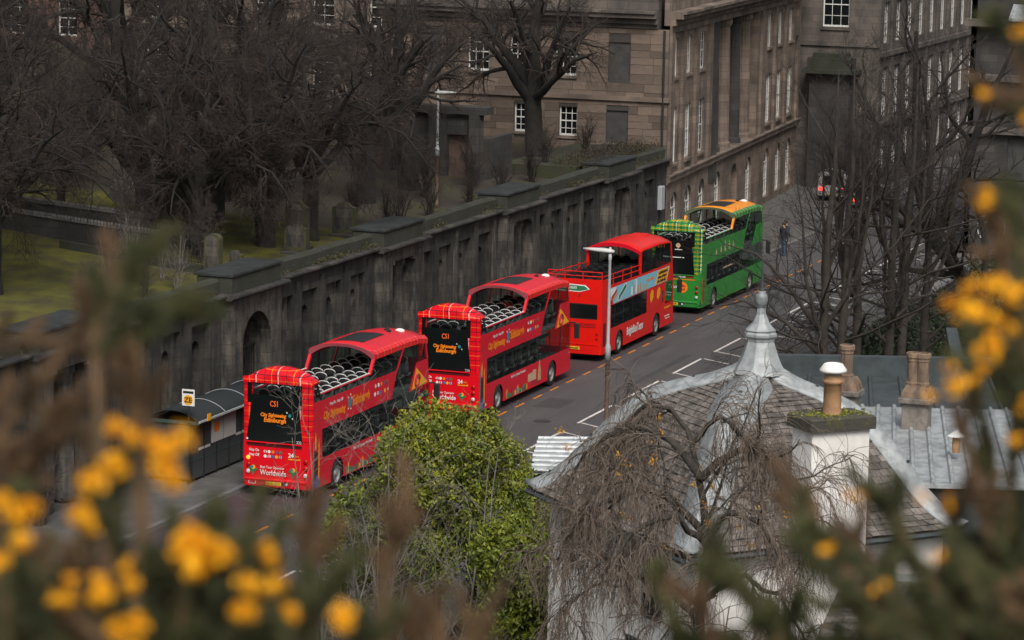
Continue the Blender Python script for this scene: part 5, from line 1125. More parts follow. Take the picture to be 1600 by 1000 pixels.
def stone_chimney(loc, label, npot, zb):
    S = thing('stone_chimney', label, 'chimney', loc); S.scale = (.86, .86, .95)
    MB().cbox(-.3, .3, -.38, .38, zb, .95, .02).obj('stack', 'chimney_stone', S); MB().cbox(-.4, .4, -.48, .48, .952, 1.08, .02).obj('cope', 'chimney_stone', S)
    MB().loft([[(-.34, -.42, 1.082), (.34, -.42, 1.082), (.34, .42, 1.082), (-.34, .42, 1.082)], [(-.3, -.38, 1.25), (.3, -.38, 1.25), (.3, .38, 1.25), (-.3, .38, 1.25)], [(-.2, -.28, 1.42), (.2, -.28, 1.42), (.2, .28, 1.42), (-.2, .28, 1.42)]]).obj('cap', 'pot_stone', S)
    for i in range(npot):
        y = .0 if npot == 1 else (-.14, .14)[i]
        MB().lathe([(.22, 1.40), (.22, 1.46), (.185, 1.5), (.18, 2.02), (.2, 2.04), (.2, 2.1), (.23, 2.14), (.23, 2.24), (.2, 2.26), (.17, 2.26), (.16, 2.1)], 12, (0, y, 0)).obj('chimney_pot', 'pot_stone', S)
    return S
stone_chimney((-18.7, -22.55, 7.5), 'stone chimney with a single fluted pot behind the terracotta pot', 1, -.6)
stone_chimney((-18.2, -24.25, 7.35), 'stone chimney with a pair of stained pots rising from the flat lead roof', 2, -.6)
VC = thing('roof_vent_cowl', 'small white conical vent cowl on the ribbed lead roof', 'vent', (-21.2, -25.9, 7.75)); MB().lathe([(.1, -.1), (.1, .3)], 10).obj('pipe', 'terracotta', VC); MB().lathe([(.22, .3), (.001, .46)], 12).obj('cowl', 'white_paint', VC)
VD = thing('roof_vent_cowl', 'white pyramid-topped vent cowl just beyond the terracotta chimney pot', 'vent', (-19.9, -21.9, 7.7)); MB().cbox(-.15, .15, -.15, .15, -.2, .85, .02).obj('pipe', 'lead_light', VD); MB().loft([[(.25*sx, .25*sy, .85) for sx, sy in ((-1, -1), (1, -1), (1, 1), (-1, 1))], [(.01*sx, .01*sy, 1.1) for sx, sy in ((-1, -1), (1, -1), (1, 1), (-1, 1))]]).obj('cowl', 'lead_light', VD)
# near slate roof at the foot of the hill
NR = thing('cottage_roof', 'cottage with dark slate roof and lead ridge half hidden by gorse', 'cottage', (-47.5, -32.5, 0))
rt = np.array([[-3.2, 3.6, 9.25], [-3.2+1.6, 3.6-5.2, 9.25], [2.2, 2.6, 10.55], [2.2+1.3, 2.6-5.2, 10.75]])   # eave a,b ; ridge a,b in a rough local frame
ea, eb, ra_, rb_ = np.array([-4.4, 2.9, 9.1]), np.array([-2.2, -3.9, 9.1]), np.array([.9, 3.1, 10.45]), np.array([2.9, -3.3, 10.45])
MB().loft([[tuple(ea), tuple(eb), (eb[0], eb[1], -1), (ea[0], ea[1], -1)], [tuple(ra_), tuple(rb_), (rb_[0], rb_[1], -1), (ra_[0], ra_[1], -1)]]).obj('wall', 'wood_brown', NR)
sl2 = MB(); ncs = 22; nsl = 24
for i in range(ncs):
    for j in range(nsl):
        u0, u1 = (j+(.5 if i % 2 else 0))/nsl, (j+1+(.5 if i % 2 else 0))/nsl; u1 = min(u1, 1.0)
        if u0 >= .99: continue
        v0, v1 = i/ncs, min(1, (i+1.25)/ncs)
        def pp(u, v): return (ea*(1-u)+eb*u)*(1-v)+(ra_*(1-u)+rb_*u)*v
        li = rr2.uniform(.03, .045); a, b, c, d = pp(u0+.0015, v0)+[0, 0, li], pp(u1-.0015, v0)+[0, 0, li], pp(u1-.0015, v1)+[0, 0, .008], pp(u0+.0015, v1)+[0, 0, .008]
        V8 = [a, b, c, d, a-[0, 0, .018], b-[0, 0, .018]]
        if i > 6 and j > 5: MB().add(V8, SF).obj('slate', 'slate', NR)
        else: sl2.add(V8, SF)
tag(sl2.obj('slates', 'slate_joined', NR), kind='stuff')
MB().tube([tuple(ra_+[0, 0, .03]), tuple(rb_+[0, 0, .03])], .1, 8).obj('ridge_lead', 'lead', NR)

# ------------------------------------------------------------------ trees
def grow(P, Rd, n, t0, t1, lr, ang, K, wob, trop, rng, rr=.6, rmin=.006, tap=.35, lmin=.0):
    """n child branches on every parent centre line"""
    N, Kp, _ = P.shape; plen = np.linalg.norm(np.diff(P, axis=1), axis=2).sum(1)
    t = t0+(t1-t0)*(np.arange(n)[None]+rng.uniform(0, 1, (N, n)))/n
    x = t*(Kp-1); i = np.clip(x.astype(int), 0, Kp-2); f = (x-i)[..., None]; ar = np.arange(N)[:, None]
    pos = P[ar, i]*(1-f)+P[ar, i+1]*f; tan = P[ar, i+1]-P[ar, i]; tan /= np.linalg.norm(tan, axis=2, keepdims=True)+1e-9
    rad = Rd[ar, i]*(1-f[..., 0])+Rd[ar, i+1]*f[..., 0]
    a = rng.normal(size=tan.shape); pr = a-(a*tan).sum(2, keepdims=True)*tan; pr /= np.linalg.norm(pr, axis=2, keepdims=True)+1e-9
    an = rng.uniform(*ang, (N, n))[..., None]
    d = (tan*np.cos(an)+pr*np.sin(an)).reshape(-1, 3); pos = pos.reshape(-1, 3)
    ln = (np.maximum(plen[:, None]*rng.uniform(*lr, (N, n))*(1-.45*t), lmin)).reshape(-1, 1)
    pts = [pos]; cur = pos
    for k in range(K-1):
        d = d+rng.normal(0, wob, d.shape)+np.array(trop)*(1 if np.ndim(trop) == 1 else 1); d /= np.linalg.norm(d, axis=1, keepdims=True)
        cur = cur+d*ln/(K-1); pts.append(cur)
    r0 = np.maximum(rad.reshape(-1, 1)*rr, rmin); tt = np.linspace(0, 1, K)[None]
    return np.stack(pts, 1), np.maximum(r0*(1-(1-tap)*tt), rmin*.6)
def join(parts, n):
    Vs, Fs, b = [], [], 0
    for P, Rd, k in parts:
        V, F = tubes(P, Rd, k); Vs.append(V); Fs.append(F+b); b += len(V)
    return np.concatenate(Vs), np.concatenate(Fs)
def tree_meshes(trunks, radii, levels, seed, bm, tm, split=1):
    """trunks: list of polylines; levels: list of dicts for grow(); returns trunk mesh and crown mesh"""
    rng = np.random.default_rng(seed); K0 = 9
    def res(pl):
        pl = np.array(pl, float); s = np.concatenate([[0], np.cumsum(np.linalg.norm(np.diff(pl, axis=0), axis=1))]); q = np.linspace(0, s[-1], K0)
        return np.stack([np.interp(q, s, pl[:, c]) for c in range(3)], 1)
    P = np.stack([res(t) for t in trunks]); P[:, 1:-1] += rng.normal(0, .04, P[:, 1:-1].shape)
    Rd = np.stack([np.interp(np.linspace(0, 1, K0), np.linspace(0, 1, len(r)), r) for r in radii])
    low, high = [(P, Rd, 10)], []
    for li, lv in enumerate(levels):
        lv = dict(lv); k = lv.pop('sides', 4); keep = lv.pop('also', None)
        P2, R2 = grow(P, Rd, rng=rng, **lv)
        (low if li < split else high).append((P2, R2, k))
        P, Rd = P2, R2
    V, F = join(low, 0); t = npmesh('trunk', V, F, bm, True); V, F = join(high, 0); c = npmesh('crown', V, F, tm)
    return t, c
def plant(name, meshes, loc, label, cat='tree', rz=0, sc=1, group=None, parts=('trunk', 'crown')):
    T = thing(name, label, cat, loc, rz, group); T.scale = (sc, sc, sc)
    for n_, m in zip(parts, meshes): link(n_, m, T)
    return T
UP = (0, 0, .06)
# old spreading cemetery trees: trunk forks low, very dense twigs
def spreading(seed, lean, h=9.0, spread=1.0, low=5):
    rn = random.Random(seed); trunks, rad = [], []
    fk = np.array([lean*.4, rn.uniform(-.3, .3), 2.4])
    trunks.append([(0, 0, -.4), (lean*.12, 0, 1.0), tuple(fk), tuple(fk+np.array([lean*.4, .2, 2.0])), tuple(fk+np.array([lean*.7, .5, 5.0]))]); rad.append([.46, .36, .32, .22, .06])
    for k in range(5):
        a = 2*math.pi*k/5+rn.uniform(-.4, .4); R_ = spread*rn.uniform(2.6, 4.2); zt = rn.uniform(3.0, 5.8)
        b = fk+np.array([0, 0, rn.uniform(-.4, .6)])
        trunks.append([tuple(b), tuple(b+np.array([math.cos(a)*R_*.35, math.sin(a)*R_*.35, zt*.45])), tuple(b+np.array([math.cos(a)*R_*.7, math.sin(a)*R_*.7, zt*.8])), tuple(b+np.array([math.cos(a)*R_, math.sin(a)*R_, zt]))]); rad.append([.24, .17, .11, .035])
    for k in range(low):                  # low limbs sweeping outwards and down
        a = 2*math.pi*k/5+rn.uniform(0, 1.2); R_ = spread*rn.uniform(3.4, 5.0); b = fk+np.array([0, 0, rn.uniform(0, 1.6)])
        c_, s_ = math.cos(a), math.sin(a)
        trunks.append([tuple(b), tuple(b+np.array([c_*R_*.4, s_*R_*.4, 1.3])), tuple(b+np.array([c_*R_*.75, s_*R_*.75, 1.2])), tuple(b+np.array([c_*R_, s_*R_, -.2]))]); rad.append([.15, .11, .07, .02])
    lv = [dict(n=8, t0=.36, t1=1, lr=(.4, .7), ang=(.5, 1.25), K=6, wob=.16, trop=(0, 0, .02), rr=.6, sides=5, rmin=.02),
          dict(n=6, t0=.15, t1=1, lr=(.45, .8), ang=(.45, 1.1), K=5, wob=.2, trop=(0, 0, -.04), rr=.55, sides=4, rmin=.011),
          dict(n=6, t0=.1, t1=1, lr=(.45, .8), ang=(.4, 1.1), K=4, wob=.22, trop=(0, 0, -.08), rr=.6, sides=3, rmin=.006, lmin=.4),
          dict(n=3, t0=.15, t1=1, lr=(.5, .9), ang=(.4, 1.1), K=3, wob=.2, trop=(0, 0, -.08), rr=.7, sides=3, rmin=.0042, lmin=.4)]
    if low == 0: lv = [dict(l_, n=6) for l_ in lv[:3]]+[dict(lv[3], n=3)]
    return tree_meshes(trunks, rad, lv, seed, 'bark_dark', 'twig_dark')
SP = [spreading(1, .6), spreading(2, -1.0), spreading(3, .2, spread=1.15), spreading(7, .5, low=0)]
def ct(i, x, y, label, sc=1, rz=0): plant('cemetery_tree', SP[i], (x, y, czh(x, y)), label, 'tree', rz, sc, 'bare trees in the cemetery')
ct(0, 19.6, 15.8, 'leaning bare tree with thick dark trunk beside the round stone monument', 1.05, 2.2)
ct(1, 20.3, 10.9, 'bare tree with stout trunk just behind the short stepped headstone', .95, .4)
ct(2, 23.4, 10.3, 'bare tree with slim dark trunk between the tall and the broad mossy headstones', .95, 1.7)
ct(0, 17.0, 12.3, 'bare tree at the inner end of the iron railing', .85, 4.0)
ct(1, 12.6, 20.5, 'old bare tree whose limb hangs over the pale-coped enclosure wall', 1.05, 3.3)
ct(2, 30, 17.5, 'bare tree on the lawn beyond the round stone monument', 1.15, .8)
ct(3, 34.5, 12.5, 'bare tree standing near the slim cemetery street lamp', 1.1, 5.2)
ct(3, 41.5, 13.2, 'forked bare tree in front of the roofless mausoleum', 1.2, 2.0)
ct(3, 54.6, 11.6, 'tall bare tree with straight trunk before the sandstone gable', 1.25, 2.9)
ct(3, 40, 27, 'bare tree before the brown stone building with white sashes', 1.35, 1.1)
ct(2, 33, 36, 'large bare tree deep in the cemetery behind the monument', 1.35, 4.4)
ct(0, 24, 28, 'bare tree behind the pale-coped enclosure wall', 1.2, 3.0)
ct(2, 3.5, 13.8, 'bare tree over the left part of the parapet beside the brambles', .85, 2.0)
ct(2, 8.6, 17.3, 'bare tree rooted just behind the low end of the enclosure wall', 1.0, .9)
ct(0, 7, 24, 'bare tree beyond the pale coping at the cemetery edge', 1.1, 5.0)
ct(1, 18, 36, 'bare tree far back on the lawn behind the enclosure walls', 1.3, 2.4)

ct(3, 46, 22.5, 'bare tree behind the roofless mausoleum', 1.25, 3.9)
ct(1, 40, 36, 'bare tree before the reddish building at the cemetery far side', 1.4, .2)
ct(0, 26, 45, 'bare tree against the dark building beyond the monument', 1.5, 3.7)
# upright street-side trees at the garden wall
def upright(seed, h=16, lean=0):
    rn = random.Random(seed); trunks, rad = [], []
    for k, (bx, by) in enumerate(((0, 0), (.3, -.8))[:1 if seed % 2 else 2]):
        lx = rn.uniform(-.3, .3)+lean; ly = rn.uniform(-.5, .5)
        trunks.append([(bx, by, -.5), (bx+lx*.2, by+ly*.2, 5), (bx+lx*.6, by+ly*.5, 9.5), (bx+lx, by+ly, h)]); rad.append([.25, .19, .13, .025])
        for q in range(4):
            a = rn.uniform(0, 6.28); z0 = rn.uniform(4.4, 8.5); b = np.array([bx+lx*.3, by+ly*.3, z0])
            trunks.append([tuple(b), tuple(b+np.array([math.cos(a)*.8, math.sin(a)*.8, 1.3])), tuple(b+np.array([math.cos(a)*1.2, math.sin(a)*1.2, 4.0])), tuple(b+np.array([math.cos(a)*1.7, math.sin(a)*1.7, 7.0]))]); rad.append([.10, .075, .05, .015])
        for q in range(3):      # low drooping side branches
            a = rn.uniform(0, 6.28); z0 = rn.uniform(3.4, 6.0); b = np.array([bx, by, z0]); l_ = rn.uniform(2.0, 3.4)
            trunks.append([tuple(b), tuple(b+np.array([math.cos(a)*l_*.5, math.sin(a)*l_*.5, 1.3])), tuple(b+np.array([math.cos(a)*l_, math.sin(a)*l_, 1.4])), tuple(b+np.array([math.cos(a)*l_*1.3, math.sin(a)*l_*1.3, .6]))]); rad.append([.09, .06, .035, .012])
    if seed == 4:            # long low limbs reaching over the street
        trunks += [[(0, 0, 4.2), (-.2, 1.6, 5.6), (-.3, 3.2, 6.3), (-.4, 4.6, 6.0)], [(0, 0, 5.2), (.2, 1.5, 7.0), (.3, 3.0, 8.2), (.2, 4.4, 8.6)], [(0, 0, 3.4), (-.3, 1.2, 4.4), (-.4, 2.6, 4.7), (-.4, 3.8, 4.2)]]; rad += [[.11, .085, .06, .02]]*3
    lv = [dict(n=8, t0=.28, t1=1, lr=(.28, .55), ang=(.6, 1.3), K=6, wob=.12, trop=(0, 0, .03), rr=.35, sides=4, rmin=.009),
          dict(n=6, t0=.15, t1=1, lr=(.45, .8), ang=(.4, 1.0), K=5, wob=.14, trop=(0, 0, .02), rr=.6, sides=3, rmin=.0065),
          dict(n=4, t0=.2, t1=1, lr=(.45, .85), ang=(.35, .9), K=4, wob=.14, trop=(0, 0, 0), rr=.7, sides=3, rmin=.005)]
    return tree_meshes(trunks, rad, lv, seed, 'bark_brown', 'twig_street')
UPR = [upright(4), upright(5), upright(6)]
plant('street_tree', UPR[0], (31.0, -9.35, -3.3), 'twin-stemmed bare tree rising between the finial and the stone chimney', rz=0, group='upright bare trees at the garden wall')
plant('street_tree', UPR[1], (32.4, -10.5, -3.3), 'single-stemmed bare tree directly behind the single-pot stone chimney', rz=2.1, group='upright bare trees at the garden wall')
plant('street_tree', UPR[2], (35.5, -11.6, -3.3), 'bare tree with two slim stems beside the ivy-grown retaining wall', rz=4.0, group='upright bare trees at the garden wall')
plant('street_tree', UPR[1], (38.5, -12.0, -3.3), 'bare tree nearest the tall leaning trunk at the garden wall', rz=5.1, sc=.95, group='upright bare trees at the garden wall')
# big leaning tree on the right, positions relative to its foot
lt = [[(0, 0, 0), (.2, 1.2, 4.6), (-.2, 2.9, 7.0), (-.4, 3.9, 8.0), (-.5, 4.3, 10.5), (-.6, 4.6, 13.5), (-.7, 4.7, 17)], [(-.3, 3.6, 7.7), (-.4, 3.1, 9.6), (-.5, 2.0, 12.0), (-.5, 1.5, 14.0), (-.5, .4, 16.5)], [(-.4, 3.9, 8.0), (-.6, 5.6, 9.6), (-.7, 7.0, 10.2), (-.8, 8.6, 11.5)],
      [(-.5, 4.2, 10), (-.6, 5.6, 12.2), (-.7, 6.8, 13.6), (-.7, 8.0, 16)], [(-.5, 2.0, 12.0), (-.5, 3.2, 13.4), (-.5, 3.6, 16)], [(0, 2.4, 6.2), (-.2, 4.6, 6.4), (-.3, 6.6, 5.6), (-.3, 8.2, 5.8)], [(0, 1.9, 5.6), (-.2, 3.4, 5.0), (-.3, 5.4, 4.0)]]
lr_ = [[.5, .42, .36, .32, .26, .18, .08], [.28, .25, .2, .14, .05], [.2, .16, .12, .04], [.17, .13, .09, .03], [.12, .09, .03], [.18, .13, .09, .03], [.14, .1, .03]]
lv = [dict(n=8, t0=.25, t1=1, lr=(.3, .5), ang=(.5, 1.1), K=6, wob=.2, trop=(0, 0, .05), rr=.5, sides=4, rmin=.014), dict(n=6, t0=.15, t1=1, lr=(.4, .7), ang=(.4, 1.0), K=5, wob=.2, trop=(0, 0, .02), rr=.6, sides=3, rmin=.01), dict(n=5, t0=.15, t1=1, lr=(.4, .8), ang=(.4, 1), K=4, wob=.2, trop=(0, 0, 0), rr=.7, sides=3, rmin=.008)]
plant('leaning_tree', tree_meshes(lt, lr_, lv, 17, 'bark_dark', 'twig_dark'), (43, -15.0, -3.3), 'big bare tree with leaning trunk before the blank-sided building')

# weeping tree in front of the white house
wt = [[(0, 0, -5), (.1, .2, 0), (.2, .1, 2.2), (.3, .3, 3.3), (.6, .6, 3.9)], [(.2, .1, 2.2), (.3, 1.0, 2.9), (.2, 2.0, 2.9), (0, 2.7, 2.3), (0, 3.1, 1.4)], [(.3, .3, 3.3), (.5, 1.2, 4.1), (.6, 2.0, 4.2), (.5, 2.7, 3.6), (.4, 3.2, 2.6)],
      [(.3, .3, 3.3), (.3, -.5, 4.0), (.1, -1.2, 3.9), (-.1, -1.9, 3.2), (-.1, -2.2, 2.2)], [(.2, .1, 2.2), (-.4, -.5, 2.9), (-.8, -1.2, 2.8), (-1.0, -1.7, 2.0)], [(.2, .1, 2.0), (-.6, .5, 2.7), (-1.2, 1.1, 2.6), (-1.5, 1.5, 1.8)], [(.6, .6, 3.9), (.9, 1.1, 4.5), (.9, 1.7, 4.5), (.7, 2.3, 3.9)], [(.6, .6, 3.9), (.4, .1, 4.5), (0, -.4, 4.5), (-.3, -.9, 3.9)],
      [(.1, .2, .6), (0, 1.2, 1.3), (-.2, 2.2, 1.2), (-.3, 2.9, .5)], [(.1, .1, 1.0), (-.3, -.8, 1.6), (-.4, -1.6, 1.3), (-.4, -2.1, .4)], [(.2, 1.0, 2.9), (-.3, 1.6, 3.3), (-.6, 2.2, 3.0), (-.7, 2.6, 2.2)]]
wr = [[.22, .19, .14, .1, .05]]+[[.085, .07, .055, .035, .015]]*3+[[.075, .06, .04, .015]]*2+[[.055, .045, .035, .015]]*2+[[.065, .05, .035, .015]]*2+[[.045, .035, .02, .012]]
lv = [dict(n=9, t0=.25, t1=1, lr=(.25, .5), ang=(.4, 1.3), K=7, wob=.25, trop=(0, 0, .0), rr=.5, sides=5, rmin=.014), dict(n=9, t0=.05, t1=1, lr=(.7, 1.3), ang=(.4, 1.3), K=8, wob=.18, trop=(0, 0, -.25), rr=.45, sides=4, rmin=.009, lmin=.9), dict(n=6, t0=.08, t1=.9, lr=(.5, 1.0), ang=(.3, .9), K=7, wob=.12, trop=(0, 0, -.28), rr=.7, sides=3, rmin=.0065, lmin=.6)]
WT = plant('weeping_tree', tree_meshes(wt, wr, lv, 23, 'bark_weep', 'twig_weep'), (-37.6, -24.6, 6.6), 'leafless weeping tree with hanging twigs in front of the white house')
rg = np.random.default_rng(31); n = 420; cen = rg.normal(0, 1, (26, 3))*[.5, 1.2, .8]+[0, .8, 3.2]; pt = cen[rg.integers(0, 26, n)]+rg.normal(0, .035, (n, 3))
V, F = leaf_cloud(n, pt, .03, rg); tag(link('lichen', npmesh('lichen', V, F, 'lichen'), WT), kind='stuff')

# leafy evergreen bush beside the street
def clump_bush(seed, centres, nl, sz, dens=1.0):
    rng = np.random.default_rng(seed); cen = np.array(centres, float); ci = rng.choice(len(cen), nl, p=cen[:, 3]**2/(cen[:, 3]**2).sum())
    d = rng.normal(size=(nl, 3)); d /= np.linalg.norm(d, axis=1, keepdims=True); rr = cen[ci, 3:4]*rng.uniform(.55, 1.08, (nl, 1))**.6
    p_ = cen[ci, :3]+d*rr*[1, 1, .85]
    # leaves hang in short sprays: pull points into strands
    st = rng.integers(0, nl//10, nl); u = rng.uniform(0, 1, nl)**1.3; p_ = p_[st]+d[st]*(u[:, None]*.12)+rng.normal(0, .045, p_.shape); p_[:, 2] -= u*.34
    return leaf_cloud(nl, p_, sz, rng, -.5)
rb = random.Random(8); cl = []
for _ in range(62):
    a = rb.uniform(0, 6.28); u = rb.uniform(-.2, 1); rr_ = math.sqrt(max(0, 1-max(u, 0)**2)); q = rb.uniform(.55, .95)
    cl.append((1.9*rr_*math.cos(a)*q, 2.55*rr_*math.sin(a)*q, 4.2+2.9*u*q, rb.choice((.25, .35, .5, .7, .85))))
for _ in range(16): cl.append((rb.uniform(-1.2, .8), rb.uniform(-3.7, -2.0), rb.uniform(1.6, 4.6), rb.uniform(.3, .7)))
for _ in range(8): cl.append((rb.uniform(-1.0, .5), rb.uniform(1.6, 2.9), rb.uniform(1.8, 4.4), rb.uniform(.25, .55)))
BU = thing('evergreen_bush', 'large leafy yellow-green bush growing in front of the second bus', 'bush', (-19.8, -12.2, -.2)); BU.scale = (1.06, 1.06, 1.06)
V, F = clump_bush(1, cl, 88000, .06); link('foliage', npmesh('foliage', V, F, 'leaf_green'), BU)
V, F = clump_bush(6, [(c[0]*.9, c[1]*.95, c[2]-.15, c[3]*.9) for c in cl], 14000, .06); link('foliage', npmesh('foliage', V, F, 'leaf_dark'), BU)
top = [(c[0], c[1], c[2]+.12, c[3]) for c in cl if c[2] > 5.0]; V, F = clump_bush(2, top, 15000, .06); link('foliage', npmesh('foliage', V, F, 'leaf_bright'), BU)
tm_ = tree_meshes([[(0, 0, -.3), (.1, .1, 2), (0, .2, 5.6)], [(.2, .2, 0), (.3, -.8, 2.5), (.2, -1.4, 5)], [(.1, .3, 0), (0, 1.1, 2.5), (0, 1.6, 4.8)]], [[.16, .1, .03]]*3, [dict(n=6, t0=.3, t1=1, lr=(.2, .4), ang=(.4, 1), K=5, wob=.1, trop=UP, rr=.5), dict(n=4, t0=.2, t1=1, lr=(.3, .6), ang=(.4, 1), K=4, wob=.1, trop=UP, rr=.6, sides=3)], 3, 'bark_brown', 'twig_brown')
for n_, m in zip(('trunk', 'branches'), tm_): link(n_, m, BU)
rb2 = random.Random(18); c2 = [(rb2.uniform(-.8, .8), rb2.uniform(-1.0, 1.0), rb2.uniform(1.5, 5.6), rb2.uniform(.4, .7)) for _ in range(30)]
IV = thing('ivy_mass', 'dark ivy mass hanging below the left eave of the white house', 'ivy', (-24.3, -16.2, -.2)); V, F = clump_bush(4, c2, 22000, .075); link('foliage', npmesh('foliage', V, F, 'leaf_green'), IV)
link('stem', npmesh('stem', *tubes(np.array([[(0, 0, -.2), (.1, .1, 2.5), (0, .1, 5)]], float), np.array([[.12, .08, .03]]), 6), 'bark_brown'), IV)

# bare saplings and thicket
def thicket(seed, h, ns, pal, spread=.9):
    rn = random.Random(seed); tr = []; ra = []
    for _ in range(ns):
        a = rn.uniform(0, 6.28); e = spread*rn.uniform(.3, 1.2); hh = h*rn.uniform(.6, 1)
        tr.append([(.15*math.cos(a), .15*math.sin(a), -.3), (e*.4*math.cos(a), e*.4*math.sin(a), hh*.4), (e*math.cos(a+.3), e*math.sin(a+.3), hh)]); ra.append([.045, .03, .01])
    lv = [dict(n=8, t0=.2, t1=1, lr=(.25, .5), ang=(.4, 1.0), K=5, wob=.18, trop=(0, 0, .05), rr=.6, sides=4, rmin=.009), dict(n=6, t0=.15, t1=1, lr=(.4, .8), ang=(.4, 1.1), K=4, wob=.2, trop=(0, 0, 0), rr=.7, sides=3, rmin=.0065), dict(n=3, t0=.2, t1=1, lr=(.4, .8), ang=(.4, 1.1), K=3, wob=.2, trop=(0, 0, 0), rr=.7, sides=3, rmin=.005)]
    return tree_meshes(tr, ra, lv, seed, *pal)
TH = [thicket(41, 4.6, 7, ('twig_pale', 'twig_brown')), thicket(42, 3.6, 9, ('bark_brown', 'twig_brown')), thicket(43, 8.2, 4, ('twig_pale', 'twig_pale'), 1.6)]
def tz(x, y): return float(terrain(np.array(float(x)), np.array(float(y))))-.05
def th(i, x, y, label, rz=0, sc=1, name='bare_shrub'): plant(name, TH[i], (x, y, tz(x, y)), label, 'shrub', rz, sc, 'bare shrubs on the slope below the hill', ('stem', 'twigs'))
th(2, -24.0, -12.6, 'pale-barked sapling rising in front of the evergreen bush', .4, 1.05, 'bare_sapling')
th(2, -23.4, -14.0, 'pale-barked sapling between the evergreen bush and the lean-to roof', 2.6, .95, 'bare_sapling')
th(2, -25.0, -11.2, 'pale-barked sapling reaching up across the rear bus windows', 4.1, 1.0, 'bare_sapling')
th(0, -26.5, -14.5, 'tangled bare shrub at the foot of the evergreen bush', 1.0); th(1, -27.5, -13.2, 'low bare thicket in front of the evergreen bush', 2.2, 1.1)
th(0, -25.8, -12.0, 'grey bare shrub at the left foot of the evergreen bush', 3.1, .8); th(1, -28.2, -16.5, 'bare thicket against the white house wall', 4.4, 1.1)
th(0, -22.6, -11.6, 'tall twiggy shrub poking through the evergreen bush', 2.9, 1.35)
th(1, -21.5, -9.6, 'spindly shrub beside the parking bay lines', 4.0, .8)
lowp = [(-14, 6.2), (-10.5, 6.0), (-16.5, 4.9), (-7.5, 6.1), (-19, 5.9)]
for k, (x, y) in enumerate(lowp):
    plant('bare_shrub', TH[k % 2], (x, y, .1), ('bare shrub against the left part of the sooty wall', 'dense bare shrub by the shelter end against the sooty wall', 'bare shrub at the pavement kerb left of the shelter', 'bare shrub nearest the bus shelter end', 'outermost bare shrub along the sooty wall')[k], 'shrub', k*1.3, .9, 'bare shrubs under the sooty wall', ('stem', 'twigs'))
for k, (x, y) in enumerate(((-30, -3.5), (-33, -5.5), (-36, -2.0), (-28.5, -7.3), (-38, -6.5), (-41, -3.8))):
    plant('bare_shrub', TH[k % 2], (x, y, tz(x, y)), ('bare shrub at the left end of the street below the hill', 'twiggy shrub behind the yellow gorse on the slope', 'wide bare shrub below the gorse near the street', 'bare shrub beside the near parking bay lines', 'bare thicket low on the hillside', 'bare bramble thicket at the hill foot')[k], 'shrub', k*1.7, 1.0+.1*(k % 3), 'bare shrubs at the hill foot', ('stem', 'twigs'))

for k, (x, y) in enumerate(((8.8, 9.2), (6.4, 9.3), (4.2, 9.6), (2.0, 9.4), (10.6, 12.0))):
    plant('bramble', TH[1 if k % 2 else 0], (x, y, czh(x, y)-.05), ('brown bramble growing behind the capstone nearest the arch', 'brown bramble behind the parapet left of the arch', 'brown bramble patch above the shelter end', 'outermost brown bramble behind the parapet', 'brown bramble on the grass inside the parapet')[k], 'shrub', k*1.3+.4, (.5, .5, .6, .55, .6)[k], 'twiggy bushes in the cemetery', ('stem', 'twigs'))
for k, (x, y) in enumerate(((10.4, 10.6), (15.5, 11.3), (18.3, 13.2), (26.5, 13.5), (29.5, 11.0), (22, 21), (33, 22), (37, 16))):
    plant('bramble', TH[1 if k % 3 else 0], (x, y, czh(x, y)-.05), ('brown bramble behind the parapet below the iron railing', 'twiggy bush beside the iron railing', 'twiggy bush between the railing and the leaning tree', 'twiggy bush on the lawn behind the broad mossy headstone', 'twiggy bush near the wall below the mausoleum', 'twiggy bush beside the round stone monument', 'twiggy bush far back on the cemetery lawn', 'twiggy bush beside the slim cemetery street lamp')[k], 'shrub', k*1.1, (.45, .75, .85, .8, .6, 1.0, 1.1, .8)[k], 'twiggy bushes in the cemetery', ('stem', 'twigs'))
TH.append(thicket(44, 3.2, 9, ('bark_dark', 'twig_dark')))
spot = [(29.2, 9.2, 'low dark scrub behind the parapet past the broad mossy headstone'), (31.5, 9.6, 'dark scrub left of the slim cemetery lamp'), (33.6, 9.1, 'dark scrub right against the parapet by the slim cemetery lamp'), (38.2, 9.0, 'dark scrub behind the wide capstone past the lamp'), (39.5, 11.6, 'dark scrub at the foot of the forked tree'), (43.8, 9.4, 'dark scrub below the mausoleum doorway'), (44.2, 11.0, 'dark scrub against the mausoleum front'), (48.5, 9.6, 'dark scrub beside the mausoleum side wall'), (52.0, 10.2, 'dark scrub at the foot of the tree before the gable'), (57.5, 10.0, 'dark scrub on the bank under the gable'), (37, 20, 'dark scrub behind the forked tree'), (30, 24, 'dark scrub far behind the monument')]
for k, (x, y, lb) in enumerate(spot): plant('scrub_bush', TH[3], (x, y, czh(x, y)-.05+(.65 if x > 51 else 0)), lb, 'shrub', k*.9, (.6, .7, .55, .6, .8, .6, .8, .7, .6, .6, 1.1, 1.2)[k], 'dark scrub behind the wall', ('stem', 'twigs'))
